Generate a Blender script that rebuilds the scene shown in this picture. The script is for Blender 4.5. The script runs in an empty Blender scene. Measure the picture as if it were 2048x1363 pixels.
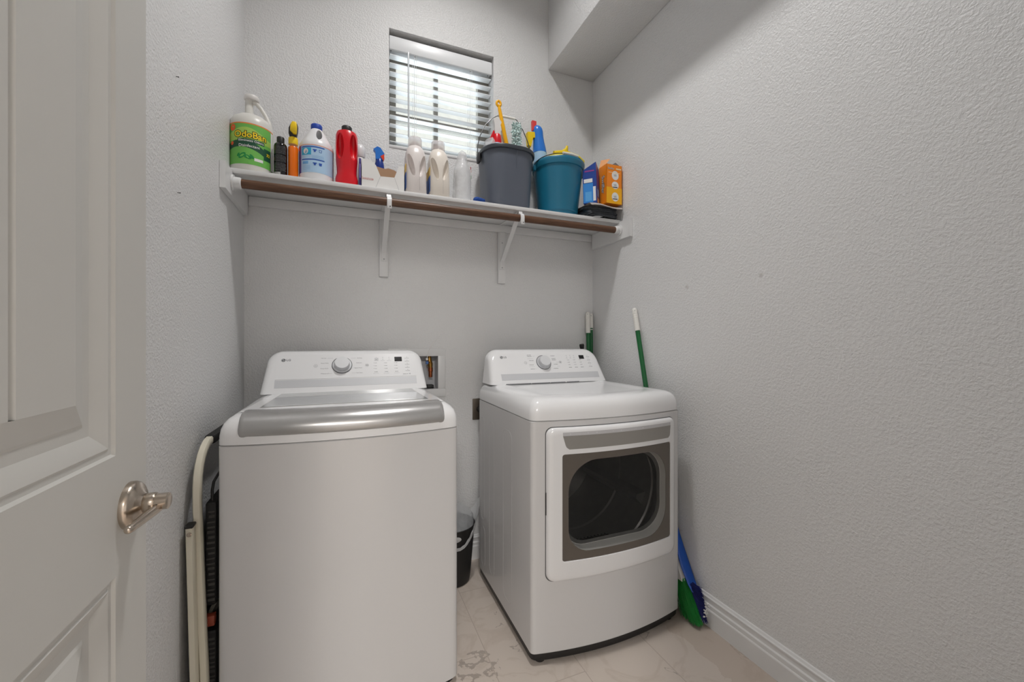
import bpy, bmesh, math, random
from mathutils import Vector, Matrix, noise
random.seed(7)
sc = bpy.context.scene
COL = sc.collection
PI = math.pi
R = math.radians

# ------------------------------------------------------------------ camera
cam_d = bpy.data.cameras.new('camera')
cam_d.sensor_width = 36.0
cam_d.sensor_fit = 'HORIZONTAL'
cam_d.lens = 810.0 / 2048.0 * 36.0
cam_d.clip_start = 0.01
cam = bpy.data.objects.new('camera', cam_d)
cam.location = (0, 0, 1.165)
cam.rotation_euler = (R(90), 0, R(-22.1))
COL.objects.link(cam)
sc.camera = cam

# ------------------------------------------------------------------ sky
world = bpy.data.worlds.new('sky')
world.use_nodes = True
sc.world = world
bg = world.node_tree.nodes['Background']
bg.inputs[1].default_value = 1.0
# overcast white sky above, added bright glow below to lift the slat undersides
wt_ = world.node_tree
w_tc = wt_.nodes.new('ShaderNodeTexCoord')
w_sep = wt_.nodes.new('ShaderNodeSeparateXYZ')
w_rmp = wt_.nodes.new('ShaderNodeValToRGB')
w_rmp.color_ramp.elements[0].position = 0.02
w_rmp.color_ramp.elements[0].color = (3.3, 3.7, 3.9, 1)
w_rmp.color_ramp.elements[1].position = 0.16
w_rmp.color_ramp.elements[1].color = (0.98, 1.0, 0.93, 1)
wt_.links.new(w_tc.outputs['Generated'], w_sep.inputs[0])
wt_.links.new(w_sep.outputs[2], w_rmp.inputs[0])
wt_.links.new(w_rmp.outputs[0], bg.inputs[0])

# ------------------------------------------------------------------ ceiling lamp and added hall fill lights
def area_light(name, loc, size, power, color, rot=(0, 0, 0), shape='DISK'):
    d = bpy.data.lights.new(name, 'AREA')
    d.shape = shape
    d.size = size
    d.energy = power
    d.color = color
    o = bpy.data.objects.new(name, d)
    o.location = loc
    o.rotation_euler = rot
    COL.objects.link(o)
    return o
area_light('ceiling_lamp_glow', (0.46, 1.22, 3.565), 0.20, 13.5, (1.0, 0.985, 0.97)).data.spread = R(122)
area_light('hall_fill_left', (-0.62, -2.3, 2.55), 0.5, 84, (1.0, 0.965, 0.925))  # added fill light behind the camera, reaches the dryer through the doorway
area_light('hall_fill_right', (0.35, -2.9, 2.55), 0.5, 38, (1.0, 0.965, 0.925))  # second added fill, brightens the washer front and the wall under the shelf

# ------------------------------------------------------------------ exposure
vs = sc.view_settings
vs.view_transform = 'Standard'
vs.look = 'None'
vs.gamma = 1.0
vs.exposure = 0.0
vs.use_curve_mapping = False

# ------------------------------------------------------------------ materials
def lin(c):
    def f(v):
        v = v / 255.0
        return v / 12.92 if v <= 0.04045 else ((v + 0.055) / 1.055) ** 2.4
    return (f(c[0]), f(c[1]), f(c[2]), 1)

MATS = {}
def mat(name, c, rough=0.5, metal=0.0, noise_amt=0.03, nscale=6.0, bump=0.0, bscale=40.0, coat=0.0,
        trans=0.0, alpha=1.0, emit=0.0, spec=0.5, sss=0.0):
    if name in MATS:
        return MATS[name]
    m = bpy.data.materials.new(name)
    m.use_nodes = True
    nt = m.node_tree
    b = nt.nodes['Principled BSDF']
    b.inputs['Roughness'].default_value = rough
    b.inputs['Metallic'].default_value = metal
    b.inputs['Coat Weight'].default_value = coat
    b.inputs['Coat Roughness'].default_value = 0.05
    b.inputs['Transmission Weight'].default_value = trans
    b.inputs['Alpha'].default_value = alpha
    b.inputs['Specular IOR Level'].default_value = spec
    if sss:
        b.inputs['Subsurface Weight'].default_value = sss
        b.inputs['Subsurface Radius'].default_value = (0.02, 0.02, 0.02)
        b.inputs['Subsurface Scale'].default_value = 0.3
    base = lin(c)
    tc = nt.nodes.new('ShaderNodeTexCoord')
    nz = nt.nodes.new('ShaderNodeTexNoise')
    nz.inputs['Scale'].default_value = nscale
    nz.inputs['Detail'].default_value = 3
    nt.links.new(tc.outputs['Object'], nz.inputs['Vector'])
    mx = nt.nodes.new('ShaderNodeMix')
    mx.data_type = 'RGBA'
    k0, k1 = 1 - noise_amt, 1 + noise_amt
    mx.inputs[6].default_value = (base[0] * k0, base[1] * k0, base[2] * k0, 1)
    mx.inputs[7].default_value = (min(1, base[0] * k1), min(1, base[1] * k1), min(1, base[2] * k1), 1)
    nt.links.new(nz.outputs['Fac'], mx.inputs[0])
    nt.links.new(mx.outputs[2], b.inputs['Base Color'])
    if emit:
        b.inputs['Emission Color'].default_value = base
        b.inputs['Emission Strength'].default_value = emit
    if bump:
        n2 = nt.nodes.new('ShaderNodeTexNoise')
        n2.inputs['Scale'].default_value = bscale
        n2.inputs['Detail'].default_value = 3
        nt.links.new(tc.outputs['Object'], n2.inputs['Vector'])
        bp = nt.nodes.new('ShaderNodeBump')
        bp.inputs['Strength'].default_value = bump
        bp.inputs['Distance'].default_value = 0.004
        nt.links.new(n2.outputs['Fac'], bp.inputs['Height'])
        nt.links.new(bp.outputs['Normal'], b.inputs['Normal'])
    MATS[name] = m
    return m

def wall_material(name='textured_wall_paint', spots=()):
    m = bpy.data.materials.new(name)
    m.use_nodes = True
    nt = m.node_tree
    b = nt.nodes['Principled BSDF']
    b.inputs['Roughness'].default_value = 0.42
    b.inputs['Base Color'].default_value = lin((226, 226, 226))
    tc = nt.nodes.new('ShaderNodeTexCoord')
    n1 = nt.nodes.new('ShaderNodeTexNoise')
    n1.inputs['Scale'].default_value = 128
    n1.inputs['Detail'].default_value = 2.5
    n1.inputs['Roughness'].default_value = 0.55
    nt.links.new(tc.outputs['Object'], n1.inputs['Vector'])
    rp = nt.nodes.new('ShaderNodeValToRGB')
    rp.color_ramp.elements[0].position = 0.40
    rp.color_ramp.elements[1].position = 0.62
    nt.links.new(n1.outputs['Fac'], rp.inputs[0])
    col = None
    for p, rad, amt in spots:
        vm = nt.nodes.new('ShaderNodeVectorMath'); vm.operation = 'DISTANCE'
        vm.inputs[1].default_value = p
        nt.links.new(tc.outputs['Object'], vm.inputs[0])
        mr = nt.nodes.new('ShaderNodeMapRange')
        mr.inputs[1].default_value = rad * 0.3; mr.inputs[2].default_value = rad
        mr.inputs[3].default_value = amt; mr.inputs[4].default_value = 0.0
        nt.links.new(vm.outputs['Value'], mr.inputs[0])
        mx = nt.nodes.new('ShaderNodeMix'); mx.data_type = 'RGBA'
        nt.links.new(mr.outputs[0], mx.inputs[0])
        if col: nt.links.new(col, mx.inputs[6])
        else: mx.inputs[6].default_value = lin((226, 226, 226))
        mx.inputs[7].default_value = lin((120, 104, 92))
        col = mx.outputs[2]
    if col: nt.links.new(col, b.inputs['Base Color'])
    n2 = nt.nodes.new('ShaderNodeTexNoise')
    n2.inputs['Scale'].default_value = 260
    n2.inputs['Detail'].default_value = 2
    nt.links.new(tc.outputs['Object'], n2.inputs['Vector'])
    ad = nt.nodes.new('ShaderNodeMath')
    ad.operation = 'MULTIPLY_ADD'
    ad.inputs[1].default_value = 0.35
    nt.links.new(n2.outputs['Fac'], ad.inputs[0])
    nt.links.new(rp.outputs[0], ad.inputs[2])
    bp = nt.nodes.new('ShaderNodeBump')
    bp.inputs['Strength'].default_value = 0.62
    bp.inputs['Distance'].default_value = 0.0014
    nt.links.new(ad.outputs[0], bp.inputs['Height'])
    nt.links.new(bp.outputs['Normal'], b.inputs['Normal'])
    return m

def tile_material():
    m = bpy.data.materials.new('marbled_floor_tile')
    m.use_nodes = True
    nt = m.node_tree
    L = nt.links.new
    b = nt.nodes['Principled BSDF']
    b.inputs['Roughness'].default_value = 0.33
    tc = nt.nodes.new('ShaderNodeTexCoord')
    sep = nt.nodes.new('ShaderNodeSeparateXYZ')
    L(tc.outputs['Object'], sep.inputs[0])
    def math_n(op, a, bb=None, c=None):
        n = nt.nodes.new('ShaderNodeMath')
        n.operation = op
        for i, v in enumerate((a, bb, c)):
            if v is None:
                continue
            if isinstance(v, (int, float)):
                n.inputs[i].default_value = v
            else:
                L(v, n.inputs[i])
        return n.outputs[0]
    W, LEN = 0.2965, 0.60
    u = math_n('DIVIDE', math_n('SUBTRACT', sep.outputs[0], 0.1835), W)
    ci = math_n('FLOOR', u)
    fu = math_n('SUBTRACT', u, ci)
    v = math_n('DIVIDE', math_n('SUBTRACT', sep.outputs[1], math_n('MULTIPLY_ADD', ci, 0.39, 1.437)), LEN)
    ri = math_n('FLOOR', v)
    fv = math_n('SUBTRACT', v, ri)
    def edge(f, w):
        d = math_n('MINIMUM', f, math_n('SUBTRACT', 1.0, f))
        return math_n('LESS_THAN', d, w)
    gr = math_n('MAXIMUM', edge(fu, 0.0017 / W), edge(fv, 0.0017 / LEN))
    comb = nt.nodes.new('ShaderNodeCombineXYZ')
    L(math_n('MULTIPLY_ADD', ci, 3.7, sep.outputs[0]), comb.inputs[0])
    L(math_n('MULTIPLY_ADD', ri, 5.3, sep.outputs[1]), comb.inputs[1])
    # soft veins
    n1 = nt.nodes.new('ShaderNodeTexNoise')
    n1.inputs['Scale'].default_value = 4.2
    n1.inputs['Detail'].default_value = 7
    n1.inputs['Distortion'].default_value = 1.6
    L(comb.outputs[0], n1.inputs['Vector'])
    vein = math_n('ABSOLUTE', math_n('SUBTRACT', n1.outputs['Fac'], 0.5))
    rp = nt.nodes.new('ShaderNodeValToRGB')
    rp.color_ramp.elements[0].position = 0.0
    rp.color_ramp.elements[0].color = lin((190, 178, 167))
    rp.color_ramp.elements[1].position = 0.05
    rp.color_ramp.elements[1].color = lin((198, 187, 177))
    L(vein, rp.inputs[0])
    # rare strong grey veins
    n2 = nt.nodes.new('ShaderNodeTexNoise')
    n2.inputs['Scale'].default_value = 3.1
    n2.inputs['Detail'].default_value = 9
    n2.inputs['Distortion'].default_value = 2.3
    L(comb.outputs[0], n2.inputs['Vector'])
    dk = math_n('MULTIPLY', math_n('LESS_THAN', math_n('ABSOLUTE', math_n('SUBTRACT', n2.outputs['Fac'], 0.61)), 0.008),
                math_n('GREATER_THAN', n1.outputs['Fac'], 0.56))
    vd_ = nt.nodes.new('ShaderNodeVectorMath'); vd_.operation = 'DISTANCE'
    vd_.inputs[1].default_value = (0.435, 1.385, 0)
    L(tc.outputs['Object'], vd_.inputs[0])
    n4 = nt.nodes.new('ShaderNodeTexNoise')
    n4.inputs['Scale'].default_value = 15
    n4.inputs['Detail'].default_value = 6
    L(tc.outputs['Object'], n4.inputs['Vector'])
    spot = math_n('MULTIPLY', math_n('LESS_THAN', math_n('MULTIPLY_ADD', n4.outputs['Fac'], 0.05, vd_.outputs['Value']), 0.105),
                  math_n('LESS_THAN', math_n('ABSOLUTE', math_n('SUBTRACT', n4.outputs['Fac'], 0.52)), 0.035))
    dk = math_n('MAXIMUM', dk, spot)
    mx = nt.nodes.new('ShaderNodeMix'); mx.data_type = 'RGBA'
    L(math_n('MULTIPLY', dk, 0.55), mx.inputs[0])
    L(rp.outputs[0], mx.inputs[6])
    mx.inputs[7].default_value = lin((128, 118, 110))
    # brownish patch along the wall and by the washer
    n3 = nt.nodes.new('ShaderNodeTexNoise')
    n3.inputs['Scale'].default_value = 9.0
    n3.inputs['Detail'].default_value = 5
    L(tc.outputs['Object'], n3.inputs['Vector'])
    patch = math_n('MULTIPLY', math_n('GREATER_THAN', math_n('MULTIPLY_ADD', n3.outputs['Fac'], 0.16, sep.outputs[0]), 1.30), 0.35)
    mx3 = nt.nodes.new('ShaderNodeMix'); mx3.data_type = 'RGBA'
    L(patch, mx3.inputs[0])
    L(mx.outputs[2], mx3.inputs[6])
    mx3.inputs[7].default_value = lin((168, 150, 134))
    mx2 = nt.nodes.new('ShaderNodeMix'); mx2.data_type = 'RGBA'
    L(gr, mx2.inputs[0])
    L(mx3.outputs[2], mx2.inputs[6])
    mx2.inputs[7].default_value = lin((176, 164, 153))
    L(mx2.outputs[2], b.inputs['Base Color'])
    bp = nt.nodes.new('ShaderNodeBump')
    bp.inputs['Strength'].default_value = 0.4
    bp.inputs['Distance'].default_value = 0.0015
    L(math_n('SUBTRACT', 1.0, gr), bp.inputs['Height'])
    L(bp.outputs['Normal'], b.inputs['Normal'])
    return m

def wood_material():
    m = bpy.data.materials.new('dark_stained_wood')
    m.use_nodes = True
    nt = m.node_tree
    b = nt.nodes['Principled BSDF']
    b.inputs['Roughness'].default_value = 0.45
    tc = nt.nodes.new('ShaderNodeTexCoord')
    mp = nt.nodes.new('ShaderNodeMapping')
    mp.inputs['Scale'].default_value = (3, 60, 60)
    nt.links.new(tc.outputs['Object'], mp.inputs[0])
    n1 = nt.nodes.new('ShaderNodeTexNoise')
    n1.inputs['Scale'].default_value = 3
    n1.inputs['Detail'].default_value = 6
    nt.links.new(mp.outputs[0], n1.inputs['Vector'])
    rp = nt.nodes.new('ShaderNodeValToRGB')
    rp.color_ramp.elements[0].position = 0.3
    rp.color_ramp.elements[0].color = lin((72, 45, 28))
    rp.color_ramp.elements[1].position = 0.72
    rp.color_ramp.elements[1].color = lin((118, 82, 58))
    nt.links.new(n1.outputs['Fac'], rp.inputs[0])
    nt.links.new(rp.outputs[0], b.inputs['Base Color'])
    return m

def clear_material(name, tint, mixing, rough=0.08, bump=0.0, bscale=30):
    """thin clear plastic or glass: part straight through, part glossy, part milky"""
    m = bpy.data.materials.new(name)
    m.use_nodes = True
    nt = m.node_tree
    b = nt.nodes['Principled BSDF']
    b.inputs['Base Color'].default_value = lin(tint)
    b.inputs['Roughness'].default_value = rough
    tr = nt.nodes.new('ShaderNodeBsdfTransparent')
    mx = nt.nodes.new('ShaderNodeMixShader')
    tc = nt.nodes.new('ShaderNodeTexCoord')
    nz = nt.nodes.new('ShaderNodeTexNoise')
    nz.inputs['Scale'].default_value = bscale
    nt.links.new(tc.outputs['Object'], nz.inputs['Vector'])
    ml = nt.nodes.new('ShaderNodeMath')
    ml.operation = 'MULTIPLY_ADD'
    ml.inputs[1].default_value = 0.12
    ml.inputs[2].default_value = mixing - 0.06
    nt.links.new(nz.outputs['Fac'], ml.inputs[0])
    nt.links.new(ml.outputs[0], mx.inputs[0])
    if bump:
        bp = nt.nodes.new('ShaderNodeBump')
        bp.inputs['Strength'].default_value = bump
        bp.inputs['Distance'].default_value = 0.006
        nt.links.new(nz.outputs['Fac'], bp.inputs['Height'])
        nt.links.new(bp.outputs['Normal'], b.inputs['Normal'])
    nt.links.new(tr.outputs[0], mx.inputs[1])
    nt.links.new(b.outputs[0], mx.inputs[2])
    nt.links.new(mx.outputs[0], nt.nodes['Material Output'].inputs[0])
    MATS[name] = m
    return m

M_WALL = wall_material()
M_TILE = tile_material()
M_WOOD = wood_material()
M_TRIM = mat('white_trim_paint', (226, 226, 226), 0.35)
M_DOOR = mat('door_paint', (206, 205, 201), 0.6, noise_amt=0.015)
M_CEIL = mat('ceiling_paint', (224, 222, 219), 0.7, bump=0.3, bscale=60)
M_ENAMEL = mat('white_enamel', (209, 208, 208), 0.16, noise_amt=0.008)
M_PLASTW = mat('white_plastic', (232, 232, 233), 0.15, noise_amt=0.008)
M_STRIP = mat('pale_grey_plastic', (200, 201, 204), 0.3, noise_amt=0.01)
M_SILVER = mat('silver_paint', (178, 177, 176), 0.27, metal=0.55, noise_amt=0.01)
M_SILVERD = mat('dull_silver', (156, 153, 148), 0.35, metal=0.3, noise_amt=0.01)
M_BROWN = mat('bronze_glass_border', (98, 91, 84), 0.22, noise_amt=0.01)
M_RING = mat('grey_door_ring', (168, 167, 163), 0.4, noise_amt=0.01)
M_BLACK = mat('black_plastic', (26, 25, 25), 0.5)
M_BLACKG = mat('black_gloss', (20, 20, 22), 0.12)
M_RUBBER = mat('black_rubber', (36, 34, 33), 0.75, bump=0.3, bscale=90)
M_PRINT = mat('grey_print', (128, 129, 132), 0.5)
M_PRINTL = mat('pale_grey_print', (176, 177, 180), 0.5)
M_LOGO = mat('charcoal_print', (82, 84, 88), 0.4)
M_NICKEL = mat('brushed_nickel', (190, 178, 165), 0.24, metal=1.0, noise_amt=0.05, nscale=30)
M_DRUM = mat('drum_steel', (150, 148, 145), 0.32, metal=0.7)
M_DKGLASS = clear_material('smoked_glass', (22, 22, 22), 0.62, rough=0.05)
M_LIDGLASS = clear_material('lid_glass', (150, 152, 153), 0.62, rough=0.05)
M_PANE = clear_material('window_glass', (225, 235, 232), 0.10, rough=0.02)
M_GREEN = mat('green_pole_plastic', (10, 98, 48), 0.3)
M_BRISTLE = mat('green_bristle', (20, 122, 46), 0.5, noise_amt=0.45, nscale=30)
M_GRIP = mat('white_grip_plastic', (232, 230, 224), 0.4)
M_BLUEP = mat('blue_plastic', (22, 88, 190), 0.35)
M_NAVY = mat('navy_bristle', (20, 28, 96), 0.6, noise_amt=0.3, nscale=40)
M_CREAM = mat('cream_painted_steel', (226, 220, 202), 0.35, noise_amt=0.03)
M_TREAD = mat('black_ribbed_tread', (22, 21, 20), 0.65, bump=0.6, bscale=60)
M_TEAL = mat('teal_plastic', (28, 112, 142), 0.38, noise_amt=0.03)
M_SLATE = mat('slate_grey_plastic', (92, 98, 110), 0.4, noise_amt=0.03)
M_SLATED = mat('dark_slate_plastic', (56, 60, 66), 0.4)
M_WIRE = mat('dark_wire', (88, 88, 88), 0.35, metal=0.6)
M_BAG = clear_material('clear_bag_film', (232, 233, 234), 0.42, rough=0.2, bump=0.8, bscale=45)
M_HDPE = mat('milky_plastic', (222, 220, 214), 0.35, sss=0.2)
M_WHITEB = mat('white_bottle_plastic', (230, 230, 232), 0.3)
M_PEARL = mat('pearl_bottle_plastic', (226, 219, 216), 0.3)
M_CAPCLEAR = clear_material('clear_cap_plastic', (226, 216, 214), 0.42, rough=0.15)
M_RED = mat('red_plastic', (214, 22, 36), 0.3)
M_YELLOW = mat('yellow_plastic', (244, 206, 24), 0.4)
M_AMBERY = mat('golden_yellow_plastic', (244, 178, 12), 0.35)
M_ORANGE = mat('orange_liquid', (236, 112, 2), 0.25)
M_BLUECAP = mat('royal_blue_plastic', (22, 66, 170), 0.55)
M_SKYB = mat('sky_blue_plastic', (46, 122, 214), 0.3)
M_LBLUE = mat('pale_blue_label', (176, 208, 236), 0.4)
M_CARD = mat('white_card', (234, 233, 231), 0.5)
M_KRAFT = mat('brown_card', (176, 142, 112), 0.75)
M_CLOTHY = mat('yellow_cloth', (232, 214, 74), 0.85, bump=0.5, bscale=120)
M_FUZZ = mat('mint_fuzz', (206, 226, 224), 0.9, noise_amt=0.12, nscale=60)
M_CLOTHB = mat('blue_cloth', (22, 66, 140), 0.9, bump=0.6, bscale=120)
M_GARB = mat('black_bag_film', (44, 48, 54), 0.28, bump=0.6, bscale=50)
M_GREYCARD = mat('grey_card', (186, 178, 174), 0.7)

# ------------------------------------------------------------------ mesh builder
ORG = {}
TEXTCACHE = {}
class MB:
    def __init__(s):
        s.v = []; s.f = []; s.mi = []
    def add(s, vs_, fs_, m=0, M=None):
        k = len(s.v)
        for p in vs_:
            p = Vector(p)
            s.v.append(M @ p if M else p)
        for f in fs_:
            s.f.append([i + k for i in f]); s.mi.append(m)
        return s
    def box(s, a, b, m=0, bev=0.0, seg=2, M=None):
        a = Vector(a); b = Vector(b)
        lo = Vector([min(a[i], b[i]) for i in range(3)]); hi = Vector([max(a[i], b[i]) for i in range(3)])
        bm = bmesh.new()
        bmesh.ops.create_cube(bm, size=1.0)
        for v in bm.verts:
            v.co = Vector([(lo[i] + hi[i]) / 2 + v.co[i] * (hi[i] - lo[i]) for i in range(3)])
        if bev:
            bmesh.ops.bevel(bm, geom=bm.edges[:], offset=bev, segments=seg, profile=0.5, affect='EDGES')
        bm.verts.index_update()
        s.add([v.co for v in bm.verts], [[v.index for v in f.verts] for f in bm.faces], m, M)
        bm.free()
        return s
    def loft(s, rings, m=0, caps=(True, True), closed=True, M=None):
        n = len(rings[0]); vs_ = []; fs_ = []
        for r in rings:
            vs_ += list(r)
        for i in range(len(rings) - 1):
            for j in range(n if closed else n - 1):
                j2 = (j + 1) % n
                fs_.append([i * n + j, i * n + j2, (i + 1) * n + j2, (i + 1) * n + j])
        if caps[0]:
            fs_.append(list(range(n))[::-1])
        if caps[1]:
            fs_.append([(len(rings) - 1) * n + j for j in range(n)])
        return s.add(vs_, fs_, m, M)
    def lathe(s, prof, c=(0, 0, 0), seg=32, m=0, M=None, caps=(True, True), ex=1.0, ey=1.0):
        rings = []
        for r, z in prof:
            r = max(r, 1e-4)
            rings.append([Vector((c[0] + ex * r * math.cos(2 * PI * j / seg), c[1] + ey * r * math.sin(2 * PI * j / seg), c[2] + z)) for j in range(seg)])
        return s.loft(rings, m, caps, True, M)
    def tube(s, path, r, seg=12, m=0, caps=True, flat=1.0, M=None):
        P = [Vector(p) for p in path]
        rr_ = r if isinstance(r, (list, tuple)) else [r] * len(P)
        t0 = (P[1] - P[0]).normalized()
        up = Vector((0, 0, 1)) if abs(t0.z) < 0.9 else Vector((0, 1, 0))
        n = t0.cross(up).normalized()
        rings = []
        for i, p in enumerate(P):
            if i == 0: t = (P[1] - P[0])
            elif i == len(P) - 1: t = (P[-1] - P[-2])
            else: t = (P[i + 1] - P[i - 1])
            t.normalize()
            n = (n - t * n.dot(t)).normalized()
            bnm = t.cross(n)
            rings.append([p + rr_[i] * (math.cos(2 * PI * j / seg) * n + flat * math.sin(2 * PI * j / seg) * bnm) for j in range(seg)])
        return s.loft(rings, m, (caps, caps), True, M)
    def sphere(s, c, r, seg=20, rings=12, m=0, M=None):
        if not isinstance(r, (tuple, list)): r = (r, r, r)
        rs = []
        for i in range(rings + 1):
            a = PI * i / rings
            q = max(math.sin(a), 1e-3)
            rs.append([Vector((c[0] + r[0] * q * math.cos(2 * PI * j / seg), c[1] + r[1] * q * math.sin(2 * PI * j / seg), c[2] - r[2] * math.cos(a))) for j in range(seg)])
        return s.loft(rs, m, (True, True), True, M)
    def prism(s, pts, d0, d1, m=0, M=None):
        """pts in x,z ; extruded along y from d0 to d1"""
        a = [Vector((p[0], d0, p[1])) for p in pts]
        b = [Vector((p[0], d1, p[1])) for p in pts]
        return s.loft([a, b], m, (True, True), True, M)
    def grid(s, fn, nu, nv, m=0, M=None, thick=0.0):
        vs_ = [Vector(fn(i / nu, j / nv)) for i in range(nu + 1) for j in range(nv + 1)]
        fs_ = []
        for i in range(nu):
            for j in range(nv):
                a = i * (nv + 1) + j
                fs_.append([a, a + nv + 1, a + nv + 2, a + 1])
        return s.add(vs_, fs_, m, M)
    def text(s, body, size, fn, m=0, bold=0.0, ax='CENTER'):
        key = (body, bold, ax)
        if key not in TEXTCACHE:
            cu = bpy.data.curves.new('lettering', 'FONT')
            cu.body = body; cu.size = 1.0; cu.align_x = ax; cu.align_y = 'CENTER'
            cu.resolution_u = 3; cu.offset = bold
            o = bpy.data.objects.new('lettering', cu)
            COL.objects.link(o)
            me = bpy.data.meshes.new_from_object(o)
            TEXTCACHE[key] = ([v.co.copy() for v in me.vertices], [list(p.vertices) for p in me.polygons])
            bpy.data.objects.remove(o); bpy.data.meshes.remove(me); bpy.data.curves.remove(cu)
        V, F = TEXTCACHE[key]
        return s.add([fn(v.x * size, v.y * size) for v in V], F, m)
    def build(s, name, mats, parent=None, sharp=38, origin=None, flip=True, jitter=0.0, jscale=30):
        if not isinstance(mats, (list, tuple)): mats = [mats]
        if origin is None:
            origin = ORG.get(parent.name, Vector((0, 0, 0))) if parent is not None else Vector((0, 0, 0))
        origin = Vector(origin)
        bm = bmesh.new()
        bv = []
        for v in s.v:
            q = v - origin
            if jitter:
                q = q + noise.noise_vector(v * jscale) * jitter
            bv.append(bm.verts.new(q))
        for f, mi in zip(s.f, s.mi):
            try:
                fa = bm.faces.new([bv[i] for i in f])
                fa.material_index = mi
                fa.smooth = True
            except ValueError:
                pass
        if flip:
            bmesh.ops.recalc_face_normals(bm, faces=bm.faces[:])
        bm.normal_update()
        lim = R(sharp)
        for e in bm.edges:
            if len(e.link_faces) == 2 and e.calc_face_angle(0) > lim:
                e.smooth = False
        me = bpy.data.meshes.new(name)
        bm.to_mesh(me); bm.free()
        for mm in mats: me.materials.append(mm)
        o = bpy.data.objects.new(name, me)
        COL.objects.link(o)
        if parent is not None:
            o.parent = parent
        else:
            o.location = origin
        ORG[o.name] = origin
        return o

def tag(o, label, cat, group=None):
    o['label'] = label; o['category'] = cat
    if group: o['group'] = group
    return o
def thing(name, label, cat, loc, group=None):
    o = bpy.data.objects.new(name, None)
    o.empty_display_size = 0.05
    o.location = loc
    COL.objects.link(o)
    ORG[o.name] = Vector(loc)
    return tag(o, label, cat, group)
def solo(name, mb, mats, label, cat, origin, group=None, **k):
    o = mb.build(name, mats, None, origin=origin, **k)
    return tag(o, label, cat, group)
def structure(name, mb, mats, origin=(0, 0, 0), parent=None, **k):
    o = mb.build(name, mats, parent, origin=origin, **k)
    if parent is None: o['kind'] = 'structure'
    return o
def cut(o, *cutters):
    """boolean-subtract MB shapes (given in the same coordinates as the object's own mesh)"""
    for mb in cutters:
        bm = bmesh.new()
        bv = [bm.verts.new(v) for v in mb.v]
        for f in mb.f: bm.faces.new([bv[i] for i in f])
        bmesh.ops.recalc_face_normals(bm, faces=bm.faces[:])
        me = bpy.data.meshes.new('cutter'); bm.to_mesh(me); bm.free()
        me.materials.append(o.data.materials[0])
        c = bpy.data.objects.new('cutter', me)
        COL.objects.link(c)
        md = o.modifiers.new('cut', 'BOOLEAN')
        md.operation = 'DIFFERENCE'; md.solver = 'EXACT'; md.object = c
        c.matrix_world = o.matrix_world if o.parent is None else Matrix.Translation(ORG[o.name])
        bpy.context.view_layer.update()
        dg = bpy.context.evaluated_depsgraph_get()
        nm = bpy.data.meshes.new_from_object(o.evaluated_get(dg))
        o.modifiers.clear()
        old = o.data; nm.name = old.name; o.data = nm
        bpy.data.objects.remove(c); bpy.data.meshes.remove(me); bpy.data.meshes.remove(old)
    bm = bmesh.new(); bm.from_mesh(o.data)
    for f in bm.faces: f.smooth = True
    for e in bm.edges:
        e.smooth = not (len(e.link_faces) == 2 and e.calc_face_angle(0) > R(35))
    bm.to_mesh(o.data); bm.free()
    return o

def rr(w, d, r, z, cx=0, cy=0, n=6):
    """rounded rectangle ring in x,y"""
    r = min(r, w / 2 - 1e-4, d / 2 - 1e-4)
    out = []
    for qx, qy, a0 in ((1, 1, 0), (-1, 1, 90), (-1, -1, 180), (1, -1, 270)):
        for k in range(n + 1):
            a = R(a0 + 90.0 * k / n)
            out.append(Vector((cx + qx * (w / 2 - r) + r * math.cos(a), cy + qy * (d / 2 - r) + r * math.sin(a), z)))
    return out
def bowed(x0, x1, yf, yb, bow, rc, inset, z, nf=28, rb=0.012):
    """appliance outline: front edge bowed towards the viewer, rounded front corners"""
    x0 += inset; x1 -= inset; yf += inset; yb -= inset
    cx = (x0 + x1) / 2; hw = (x1 - x0) / 2
    out = []
    for k in range(nf + 1):
        a = PI * k / nf
        x = cx - hw * math.sin((0.5 - k / nf) * PI) * 1.0
        t = (x - cx) / hw
        y = yf - bow * (1 - t * t)
        dd = hw - abs(x - cx)
        if dd < rc:
            y += rc - math.sqrt(max(0, rc * rc - (rc - dd) ** 2))
        out.append(Vector((x, y, z)))
    out.append(Vector((x1, yb - rb, z))); out.append(Vector((x1 - rb, yb, z)))
    out.append(Vector((x0 + rb, yb, z))); out.append(Vector((x0, yb - rb, z)))
    return out
def rrxz(x0, x1, z0, z1, r, ns=10, nc=6):
    """rounded rectangle loop in x,z, dense enough to follow a bowed face"""
    pts = []
    w = x1 - x0; h = z1 - z0
    rs = r if isinstance(r, (list, tuple)) else [r] * 4   # bl, br, tr, tl
    cs = [(x0 + rs[0], z0 + rs[0], 180, rs[0]), (x1 - rs[1], z0 + rs[1], 270, rs[1]), (x1 - rs[2], z1 - rs[2], 0, rs[2]), (x0 + rs[3], z1 - rs[3], 90, rs[3])]
    for q in range(4):
        cx, cz, a0, r_ = cs[q]
        for k in range(nc + 1):
            a = R(a0 + 90 * k / nc)
            pts.append((cx + r_ * math.cos(a), cz + r_ * math.sin(a)))
        nx = cs[(q + 1) % 4]
        e = (nx[0] + nx[3] * math.cos(R(nx[2])), nx[1] + nx[3] * math.sin(R(nx[2])))
        sx, sz = pts[-1]
        for k in range(1, ns):
            pts.append((sx + (e[0] - sx) * k / ns, sz + (e[1] - sz) * k / ns))
    return pts
def cyl_patch(mb, c, rad, a0, a1, z0, z1, m=0, n=18, nz=1, zt=None, zb=None):
    """patch of a label on an upright cylinder; angle 0 faces -y, positive towards +x"""
    def fn(u, v):
        a = R(a0 + (a1 - a0) * u)
        lo = zb(u) if zb else z0
        hi = zt(u) if zt else z1
        return (c[0] + rad * math.sin(a), c[1] - rad * math.cos(a), lo + (hi - lo) * v)
    mb.grid(fn, n, nz, m)
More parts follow.
